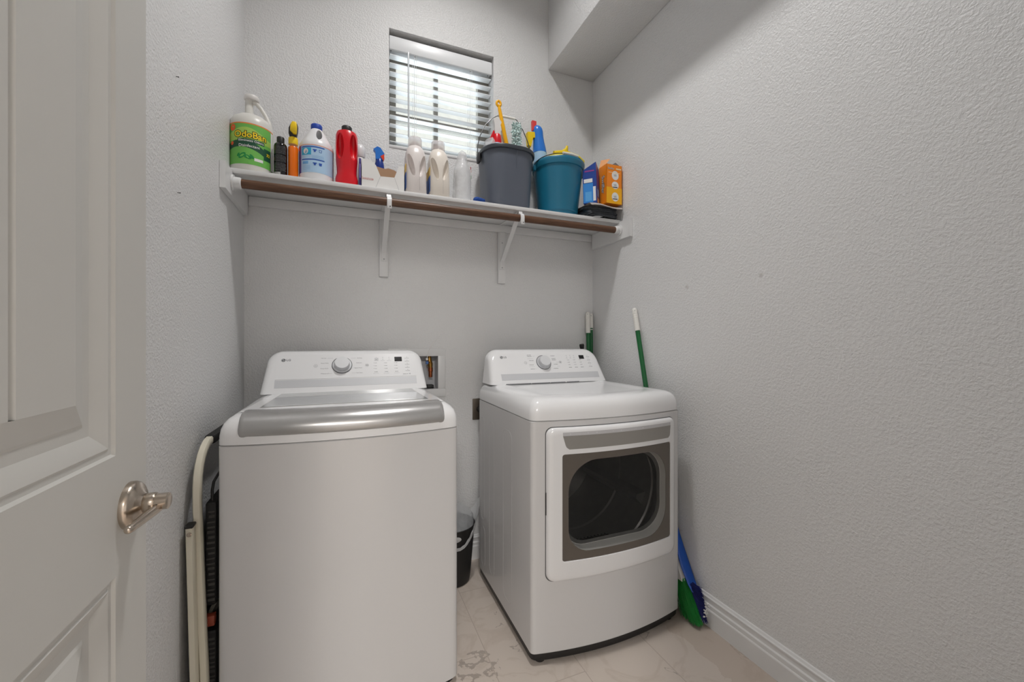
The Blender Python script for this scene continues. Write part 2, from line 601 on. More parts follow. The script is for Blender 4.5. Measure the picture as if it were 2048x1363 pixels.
def cyl_fn(c, rad, a0, z, slope=0.0):
    def fn(x, y):
        a = R(a0) + x / rad
        return (c[0] + rad * math.sin(a), c[1] - rad * math.cos(a), z + y + slope * x)
    return fn
def flat_fn(o, ux, uy):
    o = Vector(o); ux = Vector(ux).normalized(); uy = Vector(uy).normalized()
    return lambda x, y: o + ux * x + uy * y
def arc(c, r, a0, a1, n, plane='xz'):
    out = []
    for k in range(n + 1):
        a = R(a0 + (a1 - a0) * k / n)
        if plane == 'xz': out.append(Vector((c[0] + r * math.cos(a), c[1], c[2] + r * math.sin(a))))
        elif plane == 'yz': out.append(Vector((c[0], c[1] + r * math.cos(a), c[2] + r * math.sin(a))))
        else: out.append(Vector((c[0] + r * math.cos(a), c[1] + r * math.sin(a), c[2])))
    return out

# ================================================================== THE ROOM
XL, XR, YB, YF, ZC = -0.4222, 1.38, 2.095, 0.03, 3.58
HX0, HX1, HY = -1.7, 2.2, -4.2       # hallway behind the doorway
def wall_panel(axis_pts, holes, to3d, depth_vec):
    """rectangular wall with rectangular holes; returns MB of boxes"""
    (u0, u1, v0, v1) = axis_pts
    us = sorted(set([u0, u1] + [h[0] for h in holes] + [h[1] for h in holes]))
    vs2 = sorted(set([v0, v1] + [h[2] for h in holes] + [h[3] for h in holes]))
    mb = MB()
    for i in range(len(us) - 1):
        for j in range(len(vs2) - 1):
            cu, cv = (us[i] + us[i + 1]) / 2, (vs2[j] + vs2[j + 1]) / 2
            if any(h[0] < cu < h[1] and h[2] < cv < h[3] for h in holes): continue
            mb.box(to3d(us[i], vs2[j]), Vector(to3d(us[i + 1], vs2[j + 1])) + Vector(depth_vec))
    return mb
WIN = (0.1915, 0.742, 2.128, 2.722)
BOX = (0.205, 0.4364, 0.916, 1.089)
def weld(o):
    bm = bmesh.new(); bm.from_mesh(o.data)
    bmesh.ops.remove_doubles(bm, verts=bm.verts[:], dist=1e-5)
    seen = {}
    for f in bm.faces:
        key = tuple(sorted(v.index for v in f.verts))
        seen.setdefault(key, []).append(f)
    kill = [f for fs in seen.values() if len(fs) > 1 for f in fs]
    bmesh.ops.delete(bm, geom=kill, context='FACES')
    bmesh.ops.recalc_face_normals(bm, faces=bm.faces[:])
    bm.to_mesh(o.data); bm.free()
weld(structure('wall_back', wall_panel((XL - 0.12, XR + 0.12, 0, ZC), [WIN, BOX], lambda u, v: (u, YB, v), (0, 0.14, 0)), M_WALL))
structure('wall_left', MB().box((XL - 0.12, YF - 0.12, 0), (XL, YB, ZC)), M_WALL)
M_WALLR = wall_material('scuffed_wall_paint', (((1.38, 1.0143, 1.4019), 0.011, 0.30), ((1.38, 1.3576, 1.4008), 0.012, 0.28)))
structure('wall_right', MB().box((XR, YF - 0.12, 0), (XR + 0.12, YB, ZC)), M_WALLR)
weld(structure('wall_front', wall_panel((XL, XR, 0, ZC), [(-0.315, 0.50, 0, 2.06)], lambda u, v: (u, YF - 0.12, v), (0, 0.12, 0)), M_WALL))
structure('floor', MB().box((HX0, HY, -0.05), (HX1, YB + 0.14, 0)), M_TILE)
structure('ceiling', MB().box((XL - 0.12, YF - 0.12, ZC), (XR + 0.12, YB + 0.14, ZC + 0.06)), M_CEIL)
# boxed-out soffit along the top of the right wall
structure('trim_1', MB().box((1.0757, YF, 2.733), (XR, YB, ZC), bev=0.006), M_WALL)
# hallway outside the doorway (behind the camera)
structure('wall_hall', MB().box((HX0 - 0.1, HY - 0.1, 0), (HX1, HY, 2.62)).box((HX0 - 0.1, HY, 0), (HX0, YF - 0.12, 2.62)).box((HX1, HY, 0), (HX1 + 0.1, YF - 0.12, 2.62))
          .box((HX0, YF - 0.14, 0), (XL - 0.12, YF - 0.12, 2.62)).box((XR + 0.12, YF - 0.14, 0), (HX1, YF - 0.12, 2.62)), M_WALL)
structure('ceiling_hall', MB().box((HX0, HY, 2.6), (HX1, YF - 0.12, 2.66)), M_CEIL)
# door casing on the room side of the doorway
structure('trim_2', MB().box((-0.375, YF, 0), (-0.315, YF + 0.015, 2.12), bev=0.003).box((0.50, YF, 0), (0.56, YF + 0.015, 2.12), bev=0.003).box((-0.375, YF, 2.06), (0.56, YF + 0.015, 2.12), bev=0.003), M_TRIM)

def baseboard(name, p0, p1, nrm):
    prof = [(0, 0), (0.016, 0), (0.016, 0.066), (0.0145, 0.070), (0.0125, 0.072), (0.0125, 0.087), (0.0105, 0.090), (0.0085, 0.092), (0.0085, 0.107), (0.0105, 0.110), (0.0105, 0.114), (0.0065, 0.117), (0.004, 0.124), (0, 0.126)]
    p0 = Vector(p0); p1 = Vector(p1); nrm = Vector(nrm)
    mb = MB()
    mb.loft([[p + nrm * t + Vector((0, 0, z)) for t, z in prof] for p in (p0, p1)])
    structure(name, mb, M_TRIM, sharp=20)
baseboard('baseboard_right', (XR, YF, 0), (XR, YB, 0), (-1, 0, 0))
baseboard('baseboard_left', (XL, YF, 0), (XL, YB, 0), (1, 0, 0))
baseboard('baseboard_back', (XL + 0.016, YB, 0), (XR - 0.016, YB, 0), (0, -1, 0))

# nails and scuffs on the walls
for i, (y, z) in enumerate(((1.3325, 1.8669), (1.3428, 1.5623))):
    solo('nail', MB().lathe([(0.0009, 0), (0.0009, 0.007), (0.0018, 0.0072), (0.0018, 0.0084)], seg=10, M=Matrix.Translation((XL - 0.002, y, z)) @ Matrix.Rotation(PI / 2, 4, 'Y')), M_WIRE,
         ['small nail high up in the left wall beside the door', 'small nail lower down in the left wall, level with the closet rod'][i], 'nail', (XL, y, z))

# ---- window
wx0, wx1, wz0, wz1 = WIN
wn = MB()
FY0, FY1 = 2.185, 2.225
M_FRAME = mat('window_frame_vinyl', (150, 146, 138), 0.5)
wn.box((wx0, FY0, wz0), (wx0 + 0.042, FY1, wz1)).box((wx1 - 0.062, FY0, wz0), (wx1, FY1, wz1))
wn.box((wx0 + 0.042, FY0, wz0), (wx1 - 0.062, FY1, wz0 + 0.03)).box((wx0 + 0.042, FY0, wz1 - 0.11), (wx1 - 0.062, FY1, wz1))
wn.box((0.434, FY0 + 0.01, wz0 + 0.03), (0.456, FY1, wz1 - 0.11)).box((wx0 + 0.042, FY0 + 0.005, 2.318), (wx1 - 0.062, FY1, 2.352))
w1 = structure('window_1', wn, M_FRAME)
structure('pane', MB().box((wx0 + 0.03, 2.207, wz0 + 0.02), (wx1 - 0.05, 2.210, wz1 - 0.1)), M_PANE, parent=w1)
structure('window_sill', MB().box((wx0, YB - 0.004, wz0), (wx1, FY0, wz0 + 0.014), bev=0.003), M_TRIM, parent=w1)
# ---- door, opened into the room along the left wall
DX, DY0, DY1 = -0.30, 0.075, 0.824
DT = 0.035
def door():
    mb = MB()
    z0, z1 = 0.012, 2.035
    st = 0.092
    yin0, yin1 = DY0 + st, DY1 - st
    pans = [(0.235, 0.836), (1.005, 1.90)]
    # stiles and rails (front face at x = DX, back at DX - DT)
    mb.box((DX - DT, DY1 - st, z0), (DX, DY1, z1)); mb.box((DX - DT, DY0, z0), (DX, DY0 + st, z1))
    zr = [z0, 0.235, 0.836, 1.005, 1.90, z1]
    for a, b in ((zr[0], zr[1]), (zr[2], zr[3]), (zr[4], zr[5])):
        mb.box((DX - DT, yin0, a), (DX, yin1, b))
    for pz0, pz1 in pans:
        for side in (0, 1):
            # nested rectangles: sticking profile then raised field
            steps = [(0, 0), (0.003, -0.004), (0.010, -0.0045), (0.013, -0.0025), (0.017, -0.0035), (0.036, -0.0125), (0.050, -0.0125), (0.054, -0.0105), (0.082, -0.0035)]
            rings = []
            for d, h in steps:
                x = DX + h if side == 0 else DX - DT - h
                rings.append([Vector((x, yin0 + d, pz0 + d)), Vector((x, yin1 - d, pz0 + d)), Vector((x, yin1 - d, pz1 - d)), Vector((x, yin0 + d, pz1 - d))])
            mb.loft(rings, caps=(False, False))
            # planked field with V grooves
            d = steps[-1][0]; h = steps[-1][1]
            a, b = yin0 + d, yin1 - d
            nb = 4
            prof = []
            for k in range(nb):
                y0 = a + (b - a) * k / nb; y1 = a + (b - a) * (k + 1) / nb
                prof += [(y0 + (0.005 if k else 0), h), (y1 - (0.005 if k < nb - 1 else 0), h)]
                if k < nb - 1: prof.append((y1, h - 0.005))
            for q in range(len(prof) - 1):
                xa = DX + prof[q][1] if side == 0 else DX - DT - prof[q][1]
                xb = DX + prof[q + 1][1] if side == 0 else DX - DT - prof[q + 1][1]
                mb.add([(xa, prof[q][0], pz0 + d), (xb, prof[q + 1][0], pz0 + d), (xb, prof[q + 1][0], pz1 - d), (xa, prof[q][0], pz1 - d)], [[0, 1, 2, 3]])
    o = structure('door_1', mb, M_DOOR, origin=(DX, DY0, 0), sharp=12, flip=False)
    bm = bmesh.new(); bm.from_mesh(o.data)
    # face everything outwards from the slab's middle plane
    for f in bm.faces:
        n = f.normal
        mid = f.calc_center_median().x + DT / 2
        if abs(n.x) > 0.2 and (n.x > 0) != (mid > 0): f.normal_flip()
    bm.to_mesh(o.data); bm.free()
    hy, hz = 0.770, 0.922
    T = Matrix.Translation((DX, hy, hz)) @ Matrix.Rotation(PI / 2, 4, 'Y')
    hd = MB().lathe([(0.034, 0), (0.034, 0.005), (0.0325, 0.009), (0.029, 0.012), (0.024, 0.0145), (0.0165, 0.017), (0.0145, 0.019)], seg=40, M=T).build('door_handle', M_NICKEL, o)
    MB().lathe([(0.0135, 0.018), (0.0145, 0.020), (0.0145, 0.030), (0.0135, 0.032)], seg=28, M=T).build('handle_neck', M_NICKEL, hd)
    # lever: round bar leaving the neck, bending back along the door towards the hinge
    lv = MB()
    lv.tube([(DX + 0.030, hy, hz), (DX + 0.047, hy, hz), (DX + 0.0485, hy, hz)], [0.0122, 0.0122, 0.0095], seg=24)
    pts = [Vector((DX + 0.036, hy + 0.002, hz - 0.005)), Vector((DX + 0.034, hy - 0.014, hz - 0.008)), Vector((DX + 0.030, hy - 0.045, hz - 0.010)), Vector((DX + 0.028, hy - 0.066, hz - 0.0105)), Vector((DX + 0.0275, hy - 0.074, hz - 0.0105)), Vector((DX + 0.0275, hy - 0.077, hz - 0.0105))]
    lv.tube(pts, [0.0080, 0.0075, 0.0065, 0.0058, 0.005, 0.003], seg=18)
    lv.sphere((DX + 0.036, hy - 0.0118, hz - 0.002), 0.0022, 10, 6, m=1)
    lv.build('lever', [M_NICKEL, M_BLACK], hd, sharp=60)
    return o
door()

# ---- ceiling lamp (flush dome, out of frame overhead)
cl = thing('ceiling_light', 'round recessed ceiling lamp above the room', 'ceiling light', (0.46, 1.22, ZC))
MB().lathe([(0.10, 0.0), (0.125, -0.001), (0.128, -0.008), (0.105, -0.010), (0.104, -0.002)], c=(0.46, 1.22, ZC), seg=40).build('base', M_TRIM, cl)
MB().lathe([(0.104, -0.001), (0.104, -0.006), (0.001, -0.006)], c=(0.46, 1.22, ZC), seg=40).build('diffuser', mat('lamp_diffuser', (250, 248, 240), 0.6, emit=3.0), cl)

# ================================================================== BLIND
bl = thing('window_blind', 'white faux-wood slatted blind inside the small window above the shelf', 'window blind', ((wx0 + wx1) / 2, 2.14, wz1))
bx0, bx1 = wx0 + 0.006, wx1 - 0.006
M_SLAT = mat('blind_vinyl', (236, 238, 240), 0.35, noise_amt=0.01)
va = MB().box((bx0 - 0.003, 2.112, 2.632), (bx1 + 0.003, 2.124, 2.700), bev=0.004).build('valance', M_SLAT, bl)
MB().box((bx0, 2.126, 2.640), (bx1, 2.170, 2.690), bev=0.003).build('head_rail', M_SLAT, bl)
nsl = 11
for i in range(nsl):
    z = 2.612 - 0.0437 * i
    s = MB()
    def slat(u, v, z=z):
        y = 2.118 + 0.050 * v
        return (bx0 + (bx1 - bx0) * u, y, z + 0.004 * (v - 0.5) * 2 + 0.0022 * math.sin(PI * v))
    rings = []
    for xx in (bx0, bx1):
        top = [Vector((xx, 2.118 + 0.05 * v / 8, z + 0.007 * (v / 8 - 0.5) + 0.0022 * math.sin(PI * v / 8) + 0.0013)) for v in range(9)]
        bot = [Vector((xx, 2.118 + 0.05 * v / 8, z + 0.007 * (v / 8 - 0.5) + 0.0022 * math.sin(PI * v / 8) - 0.0013)) for v in range(8, -1, -1)]
        rings.append(top + bot)
    s.loft(rings)
    s.build('slat', M_SLAT, bl)
MB().box((bx0, 2.122, 2.1425), (bx1, 2.162, 2.156), bev=0.003).build('bottom_rail', M_SLAT, bl)
MB().tube([(0.2869, 2.108, 2.632), (0.2869, 2.106, 2.60), (0.288, 2.106, 2.20)], 0.0042, 6).build('wand', mat('wand_plastic', (206, 210, 214), 0.3), bl)
for cx in (0.318, 0.616):
    c = MB()
    for dy in (2.1165, 2.169):
        c.tube([(cx, dy, 2.64), (cx, dy, 2.15)], 0.0009, 6)
        c.tube([(cx + 0.009, dy, 2.64), (cx + 0.009, dy, 2.15)], 0.0007, 6)
    c.build('ladder_cord', M_CARD, bl)
for cx in (0.20, 0.318, 0.616, 0.715):
    MB().box((cx, 2.1245, 2.628), (cx + 0.006, 2.127, 2.632)).build('rail_clip', M_PRINT, bl)

# ================================================================== SHELF
SZ, SY = 1.82, 1.815
sh = thing('wall_shelf', 'long white painted board shelf spanning the wall under the window', 'shelf', ((XL + XR) / 2, YB, SZ))
MB().box((XL + 0.002, SY, SZ - 0.019), (XR - 0.002, YB - 0.001, SZ), bev=0.0025).build('shelf_board', M_TRIM, sh)
MB().box((XL + 0.02, YB - 0.019, SZ - 0.060), (XR - 0.02, YB - 0.001, SZ - 0.020), bev=0.002).build('back_cleat', M_TRIM, sh)
for nm, xa, xb in (('side_cleat', XL + 0.001, XL + 0.019), ('side_cleat', XR - 0.019, XR - 0.001)):
    m = MB()
    m.loft([[Vector((xx, y, z)) for y, z in ((1.722, SZ - 0.012), (SY - 0.002, SZ - 0.012), (SY - 0.002, SZ - 0.0195), (YB - 0.02, SZ - 0.0195), (YB - 0.02, SZ - 0.108), (1.722, SZ - 0.108))] for xx in (xa, xb)])
    m.build(nm, M_TRIM, sh)

rod = thing('closet_rod', 'dark brown wooden closet rod hung under the front of the shelf', 'rod', ((XL + XR) / 2, 1.812, 1.762))
RX = Matrix.Translation((0, 1.812, 1.762)) @ Matrix.Rotation(PI / 2, 4, 'Y')
MB().lathe([(0.0165, XL + 0.045), (0.0172, XL + 0.047), (0.0172, XR - 0.047), (0.0165, XR - 0.045)], seg=28, M=RX).build('pole', M_WOOD, rod)
for sgn in (0, 1):
    xs = [XL + 0.0195, XL + 0.026, XL + 0.046, XL + 0.050] if sgn == 0 else [XR - 0.0195, XR - 0.026, XR - 0.046, XR - 0.050]
    MB().lathe([(0.030, xs[0]), (0.030, xs[1]), (0.0225, xs[1]), (0.0215, xs[2]), (0.0178, xs[3])], seg=28, M=RX).build('rod_socket', M_TRIM, rod)

def bracket(x, label):
    t = thing('shelf_bracket', label, 'bracket', (x, YB, 1.48), 'white brackets under the shelf')
    MB().box((x - 0.021, YB - 0.021, 1.480), (x + 0.021, YB - 0.001, SZ - 0.061), bev=0.002).build('wall_strip', M_TRIM, t)
    y0 = YB - 0.0215
    MB().box((x - 0.013, y0 - 0.004, 1.555), (x + 0.013, y0, SZ - 0.062), bev=0.001).box((x - 0.013, 1.845, SZ - 0.0235), (x + 0.013, 2.07, SZ - 0.0195), bev=0.001).build('angle_plate', M_TRIM, t)
    a = Vector((x, y0 - 0.006, 1.60)); b = Vector((x, 1.838, SZ - 0.028))
    d = (b - a).normalized(); n = Vector((0, -d.z, d.y))
    br = MB()
    br.loft([[p + Vector((sx * 0.011, 0, 0)) + n * sn * 0.003 for sx, sn in ((-1, -1), (1, -1), (1, 1), (-1, 1))] for p in (a, b)])
    br.build('brace', M_TRIM, t)
    pts = [Vector((x, 1.845, SZ - 0.0215)), Vector((x, 1.82, SZ - 0.022))] + arc((x, 1.812, 1.762), 0.0205, 85, 275, 12, 'yz')
    hk = MB()
    rings = []
    for i, p in enumerate(pts):
        tt = (pts[min(i + 1, len(pts) - 1)] - pts[max(i - 1, 0)]).normalized()
        nn = Vector((0, -tt.z, tt.y))
        rings.append([p + Vector((sx * 0.0095, 0, 0)) + nn * sn * 0.0018 for sx, sn in ((-1, -1), (1, -1), (1, 1), (-1, 1))])
    hk.loft(rings)
    hk.box((x - 0.0095, 1.789, 1.728), (x + 0.0095, 1.793, 1.764), bev=0.001)
    hk.build('rod_hook', M_TRIM, t)
    MB().sphere((x + 0.003, 1.7885, 1.737), 0.0025, 10, 6).build('screw', M_BLACK, t)
    for z in (1.565, 1.70):
        MB().sphere((x, y0 - 0.004, z), (0.004, 0.0015, 0.004), 10, 6).build('screw', M_PRINTL, t)
bracket(0.165, 'white bracket with hook holding the rod, left of the two, under the window edge')
bracket(0.783, 'white bracket with hook holding the rod, right of the two, below the buckets')

# ================================================================== WASHER
WX0, WX1, WYF, WBOW, WYB = -0.336, 0.350, 1.352, 0.045, 2.005
wc = (WX0 + WX1) / 2; whw = (WX1 - WX0) / 2
def wfront(x): return WYF - WBOW * (1 - ((x - wc) / whw) ** 2)
wa = thing('washing_machine', 'white top-loading washing machine with silver lid handle, left of the dryer', 'washing machine', (wc, WYF, 0))
b = MB()
b.loft([bowed(WX0, WX1, WYF, WYB, WBOW, 0.018, i, z) for i, z in ((0.0, 0.024), (0, 0.8685), (0.003, 0.8705))])
b.build('body', M_ENAMEL, wa)
MB().loft([bowed(WX0, WX1, WYF, WYB, WBOW, 0.018, i, z) for i, z in ((0.010, 0.006), (0.006, 0.026))]).build('base', M_BLACK, wa)
for fx in (WX0 + 0.05, WX1 - 0.05):
    for fy in (WYF + 0.05, WYB - 0.05):
        MB().lathe([(0.02, 0), (0.02, 0.008)], c=(fx, fy, 0), seg=16).build('foot', M_BLACK, wa)
cv = MB()
cv.loft([bowed(WX0, WX1, WYF, WYB, WBOW, 0.02, i, z) for i, z in ((0.004, 0.8715), (0.0, 0.8735), (0.0005, 0.898), (0.003, 0.915), (0.009, 0.930), (0.019, 0.942), (0.033, 0.951), (0.050, 0.9555), (0.070, 0.957))])
cv.build('top_cover', M_PLASTW, wa)
# silver roll-over handle at the front of the lid
hb = MB()
prof = [(0.002, 0.8955), (-0.003, 0.897), (-0.0058, 0.902), (-0.007, 0.910), (-0.0055, 0.920), (-0.001, 0.931), (0.007, 0.942), (0.018, 0.951), (0.032, 0.9570), (0.048, 0.9600), (0.065, 0.9612), (0.080, 0.9605), (0.088, 0.9585), (0.089, 0.9555)]
def prof_at(v):
    k = v * (len(prof) - 1); i = min(int(k), len(prof) - 2); f = k - i
    return (prof[i][0] + (prof[i + 1][0] - prof[i][0]) * f, prof[i][1] + (prof[i + 1][1] - prof[i][1]) * f)
hx0, hx1 = -0.285, 0.3005
xs = []
nst = 40
rc = 0.035
for k in range(nst + 1):
    u = 0.5 - 0.5 * math.cos(PI * k / nst)
    xs.append(hx0 + (hx1 - hx0) * u)
rings = []
for x in xs:
    e = min(x - hx0, hx1 - x)
    q = 1.0 if e >= rc else math.sqrt(max(0.0, 1 - (1 - e / rc) ** 2))
    v0 = 0.30 * (1 - q); v1 = 1 - 0.16 * (1 - q)
    sink = 0.0 if e > 0.006 else (1 - e / 0.006)
    row = []
    for j in range(17):
        dy, z = prof_at(v0 + (v1 - v0) * j / 16)
        row.append(Vector((x, wfront(x) + dy + sink * 0.006, z - sink * 0.005)))
    for j in range(16, -1, -1):
        dy, z = prof_at(v0 + (v1 - v0) * j / 16)
        row.append(Vector((x, wfront(x) + dy + 0.012, z - 0.012)))
    rings.append(row)
hb.loft(rings)
hb.build('lid_handle', M_SILVER, wa, sharp=50)
# lid frame, glass
lid = MB()
def quad_ring(x0, x1, x2, x3, ya, yb, z):
    return [Vector((x0, ya, z)), Vector((x1, ya, z)), Vector((x2, yb, z)), Vector((x3, yb, z))]
lid.loft([quad_ring(-0.292, 0.308, 0.285, -0.268, 1.40, 1.806, 0.9572), quad_ring(-0.290, 0.306, 0.283, -0.266, 1.402, 1.804, 0.9592)])
lid_o = lid.build('lid', M_PLASTW, wa)
g = MB()
g.loft([quad_ring(-0.2515, 0.268, 0.2565, -0.2385, 1.447, 1.7945, 0.9588), quad_ring(-0.2515, 0.268, 0.2565, -0.2385, 1.447, 1.7945, 0.9596)])
g.build('glass_border', M_SILVERD, lid_o)
g = MB()
g.loft([quad_ring(-0.249, 0.2655, 0.254, -0.236, 1.4495, 1.792, 0.9590), quad_ring(-0.249, 0.2655, 0.254, -0.236, 1.4495, 1.792, 0.9604)])
g.build('glass', mat('lid_glass_panel', (158, 160, 160), 0.05, noise_amt=0.02), lid_o)
# control console
def console(x0, x1, y0, k, yb, zb, zt, parent, rtop):
    """sloped-front console: front plane y = y0 + (z - zb) * k"""
    def outline(ins, dy, back):
        pts = []
        tx = 0.012   # sides lean in towards the top
        n = 12
        zt_ = zt - ins
        xl = [(x0 + ins, zb), ]
        # right side up, arc, left side down
        loop = [(x1 - ins, zb)]
        for q in range(n + 1):
            a = R(90.0 * q / n)
            loop.append((x1 - ins - tx - rtop[0] + rtop[0] * math.cos(a), zt_ - rtop[1] + rtop[1] * math.sin(a)))
        for q in range(n + 1):
            a = R(90 + 90.0 * q / n)
            loop.append((x0 + ins + tx + rtop[0] + rtop[0] * math.cos(a), zt_ - rtop[1] + rtop[1] * math.sin(a)))
        loop.append((x0 + ins, zb))
        for x, z in loop:
            y = yb if back else y0 + (z - zb) * k + dy
            pts.append(Vector((x, y, z)))
        return pts
    mb = MB()
    mb.loft([outline(0.0, 0, True), outline(0.0, 0.030, False), outline(0.002, 0.018, False), outline(0.007, 0.008, False), outline(0.014, 0.002, False), outline(0.024, 0.0, False)])
    return mb.build('console', M_PLASTW, parent)
WK = 0.6875
wcon = console(-0.3175, 0.3315, 1.81, WK, 1.985, 0.957, 1.121, wa, (0.058, 0.052))
def con_map(y0, k, off=0.0):
    nrm = Vector((0, -1, k)).normalized()
    vdir = Vector((0, k, 1)).normalized()
    def at(x, z): return Vector((x, y0 + (z - 0.957) * k, z)) + nrm * off
    return at, nrm, vdir
def con_box(mb, at, nrm, vdir, xa, xb, za, zb2, h, m=0):
    p = [at(xa, za), at(xb, za), at(xb, zb2), at(xa, zb2)]
    mb.loft([[q - nrm * 0.0005 for q in p], [q + nrm * h for q in p]], m)
def con_disc(mb, at, nrm, vdir, x, z, r0, r1, h, m=0, n=28):
    c = at(x, z); ux = Vector((1, 0, 0))
    outer = [c + r1 * (math.cos(2 * PI * j / n) * ux + math.sin(2 * PI * j / n) * vdir) + nrm * h for j in range(n)]
    if r0 <= 0:
        mb.add(outer, [list(range(n))], m)
    else:
        inner = [c + r0 * (math.cos(2 * PI * j / n) * ux + math.sin(2 * PI * j / n) * vdir) + nrm * h for j in range(n)]
        mb.loft([outer, inner], m, (False, False))
def con_text(mb, at, vdir, s_, size, x, z, nrm, m=0, bold=0.0, ax='CENTER', h=0.0006):
    o = at(x, z) + nrm * h
    mb.text(s_, size, lambda a, c: o + Vector((1, 0, 0)) * a + vdir * c, m, bold, ax)
def con_knob(parent, at, nrm, vdir, x, z, ro, ri):
    c = at(x, z)
    rot = nrm.to_track_quat('Z', 'Y').to_matrix().to_4x4()
    T = Matrix.Translation(c) @ rot
    MB().lathe([(ro, 0.0005), (ro, 0.0022), (ro - 0.0015, 0.0024), (ro - 0.0016, 0.0012), (ri + 0.002, 0.0012)], seg=48, M=T, caps=(True, True)).build('dial_ring', [M_LOGO], parent)
    MB().lathe([(ro - 0.0022, 0.0010), (ro - 0.003, 0.0030), (ri + 0.001, 0.0034)], seg=48, M=T).build('dial_base', M_STRIP, parent)
    MB().lathe([(ri, 0.003), (ri * 0.985, 0.020), (ri * 0.95, 0.0235), (ri * 0.88, 0.025)], seg=48, M=T).build('knob', M_STRIP, parent)
    MB().lathe([(ri * 0.93, 0.0245), (ri * 0.92, 0.0256), (ri * 0.5, 0.0258)], seg=48, M=T).build('knob_face', mat('satin_knob_face', (214, 215, 217), 0.35), parent)
def logo(mb, at, nrm, vdir, x, z):
    con_disc(mb, at, nrm, vdir, x, z, 0, 0.0078, 0.0006, 0)
    h = 0.0009
    def seg_arc(r, a0, a1, w):
        n = 14; c = at(x, z) + nrm * h
        o = [c + r * (math.cos(R(a0 + (a1 - a0) * j / n)) * Vector((1, 0, 0)) + math.sin(R(a0 + (a1 - a0) * j / n)) * vdir) for j in range(n + 1)]
        i = [c + (r - w) * (math.cos(R(a0 + (a1 - a0) * j / n)) * Vector((1, 0, 0)) + math.sin(R(a0 + (a1 - a0) * j / n)) * vdir) for j in range(n + 1)]
        mb.loft([o, i], 1, (False, False), False)
    seg_arc(0.0062, 60, 360, 0.0009)
    con_box(mb, lambda a, c: at(a, c) + nrm * h, nrm, vdir, x - 0.0002, x + 0.0061, z - 0.0005, z + 0.0004, 0.0001, 1)
    con_box(mb, lambda a, c: at(a, c) + nrm * h, nrm, vdir, x - 0.0006, x + 0.0003, z - 0.0030, z + 0.0032, 0.0001, 1)
    con_box(mb, lambda a, c: at(a, c) + nrm * h, nrm, vdir, x - 0.0006, x + 0.0018, z - 0.0030, z - 0.0022, 0.0001, 1)
    con_disc(mb, at, nrm, vdir, x - 0.0026, z + 0.0024, 0, 0.0009, h, 1, 10)
    con_text(mb, at, vdir, 'LG', 0.0138, x + 0.0105, z, nrm, 0, 0.012, 'LEFT')
def play_icon(mb, at, nrm, vdir, x, z):
    p = [at(a, b) + nrm * 0.0006 for a, b in ((x - 0.0034, z + 0.0026), (x - 0.0034, z - 0.0026), (x + 0.0006, z))]
    mb.add(p, [[0, 1, 2]], 0)
    for a in (0.0013, 0.0029):
        con_box(mb, at, nrm, vdir, x + a, x + a + 0.0009, z - 0.0024, z + 0.0024, 0.0006, 0)
def blur_word(mb, at, nrm, vdir, x, z, w, h, m=0):
    n = max(2, int(w / 0.0035))
    for q in range(n):
        a = x - w / 2 + w * q / n
        con_box(mb, at, nrm, vdir, a, a + w / n * random.uniform(0.55, 0.8), z - h / 2, z + h / 2 * random.uniform(0.5, 1), 0.0005, m)

at, nr, vd = con_map(1.81, WK)
pn = MB()
con_box(pn, at, nr, vd, -0.268, 0.2865, 1.0095, 1.106, 0.0012)
pn.build('control_panel', M_PLASTW, wcon)
con_pan = MB()
at2 = lambda x, z: at(x, z) + nr * 0.0012
logo(con_pan, at2, nr, vd, -0.2441, 1.0845)
con_pan.build('brand_logo', [M_LOGO, M_PLASTW, M_PRINT, M_PRINTL], wcon, flip=False); con_pan = MB()
con_disc(con_pan, at2, nr, vd, -0.1235, 1.0595, 0.0064, 0.0072, 0.0006, 2)
con_disc(con_pan, at2, nr, vd, -0.1235, 1.0590, 0.0022, 0.0028, 0.0006, 2)
con_box(con_pan, at2, nr, vd, -0.1239, -0.1231, 1.0600, 1.0622, 0.0006, 2)
con_pan.build('power_button', [M_LOGO, M_PLASTW, M_PRINT, M_PRINTL], wcon, flip=False); con_pan = MB()
con_disc(con_pan, at2, nr, vd, 0.0787, 1.0584, 0.0062, 0.0070, 0.0006, 2)
play_icon(con_pan, at2, nr, vd, 0.0787, 1.0584)
con_pan.build('start_button', [M_LOGO, M_PLASTW, M_PRINT, M_PRINTL], wcon, flip=False); con_pan = MB()
for s_, x, z in (('Normal', -0.0942, 1.0904), ('Heavy Duty', -0.0895, 1.0700), ('Deep Wash', -0.0900, 1.0484), ('Waterproof', -0.0882, 1.0283), ('Bedding', 0.0491, 1.0894), ('Delicates', 0.0466, 1.0690), ('Speed Wash', 0.0433, 1.0485), ('Tub Clean', 0.0471, 1.0281)):
    con_text(con_pan, at2, vd, s_, 0.0062, x, z, nr, 2)
for xa, xb, z in ((-0.080, -0.058, 1.0900), (0.014, 0.034, 1.0895), (-0.073, -0.060, 1.0285), (0.016, 0.033, 1.0285)):
    con_box(con_pan, at2, nr, vd, xa, xb, z - 0.0002, z + 0.0002, 0.0005, 1 if False else 3)
con_pan.build('cycle_list', [M_LOGO, M_PLASTW, M_PRINT, M_PRINTL], wcon, flip=False); con_pan = MB()
for cx in (0.108, 0.1513, 0.1954):
    for q in range(3):
        z = 1.0672 - 0.0117 * q
        con_disc(con_pan, at2, nr, vd, cx, z, 0, 0.0011, 0.0006, 0, 10)
        blur_word(con_pan, at2, nr, vd, cx + 0.0085, z, 0.009, 0.0018, 2)
    blur_word(con_pan, at2, nr, vd, cx + 0.008, 1.0300, 0.014, 0.0022, 2)
    blur_word(con_pan, at2, nr, vd, cx + 0.008, 1.0235, 0.024, 0.0008, 3)
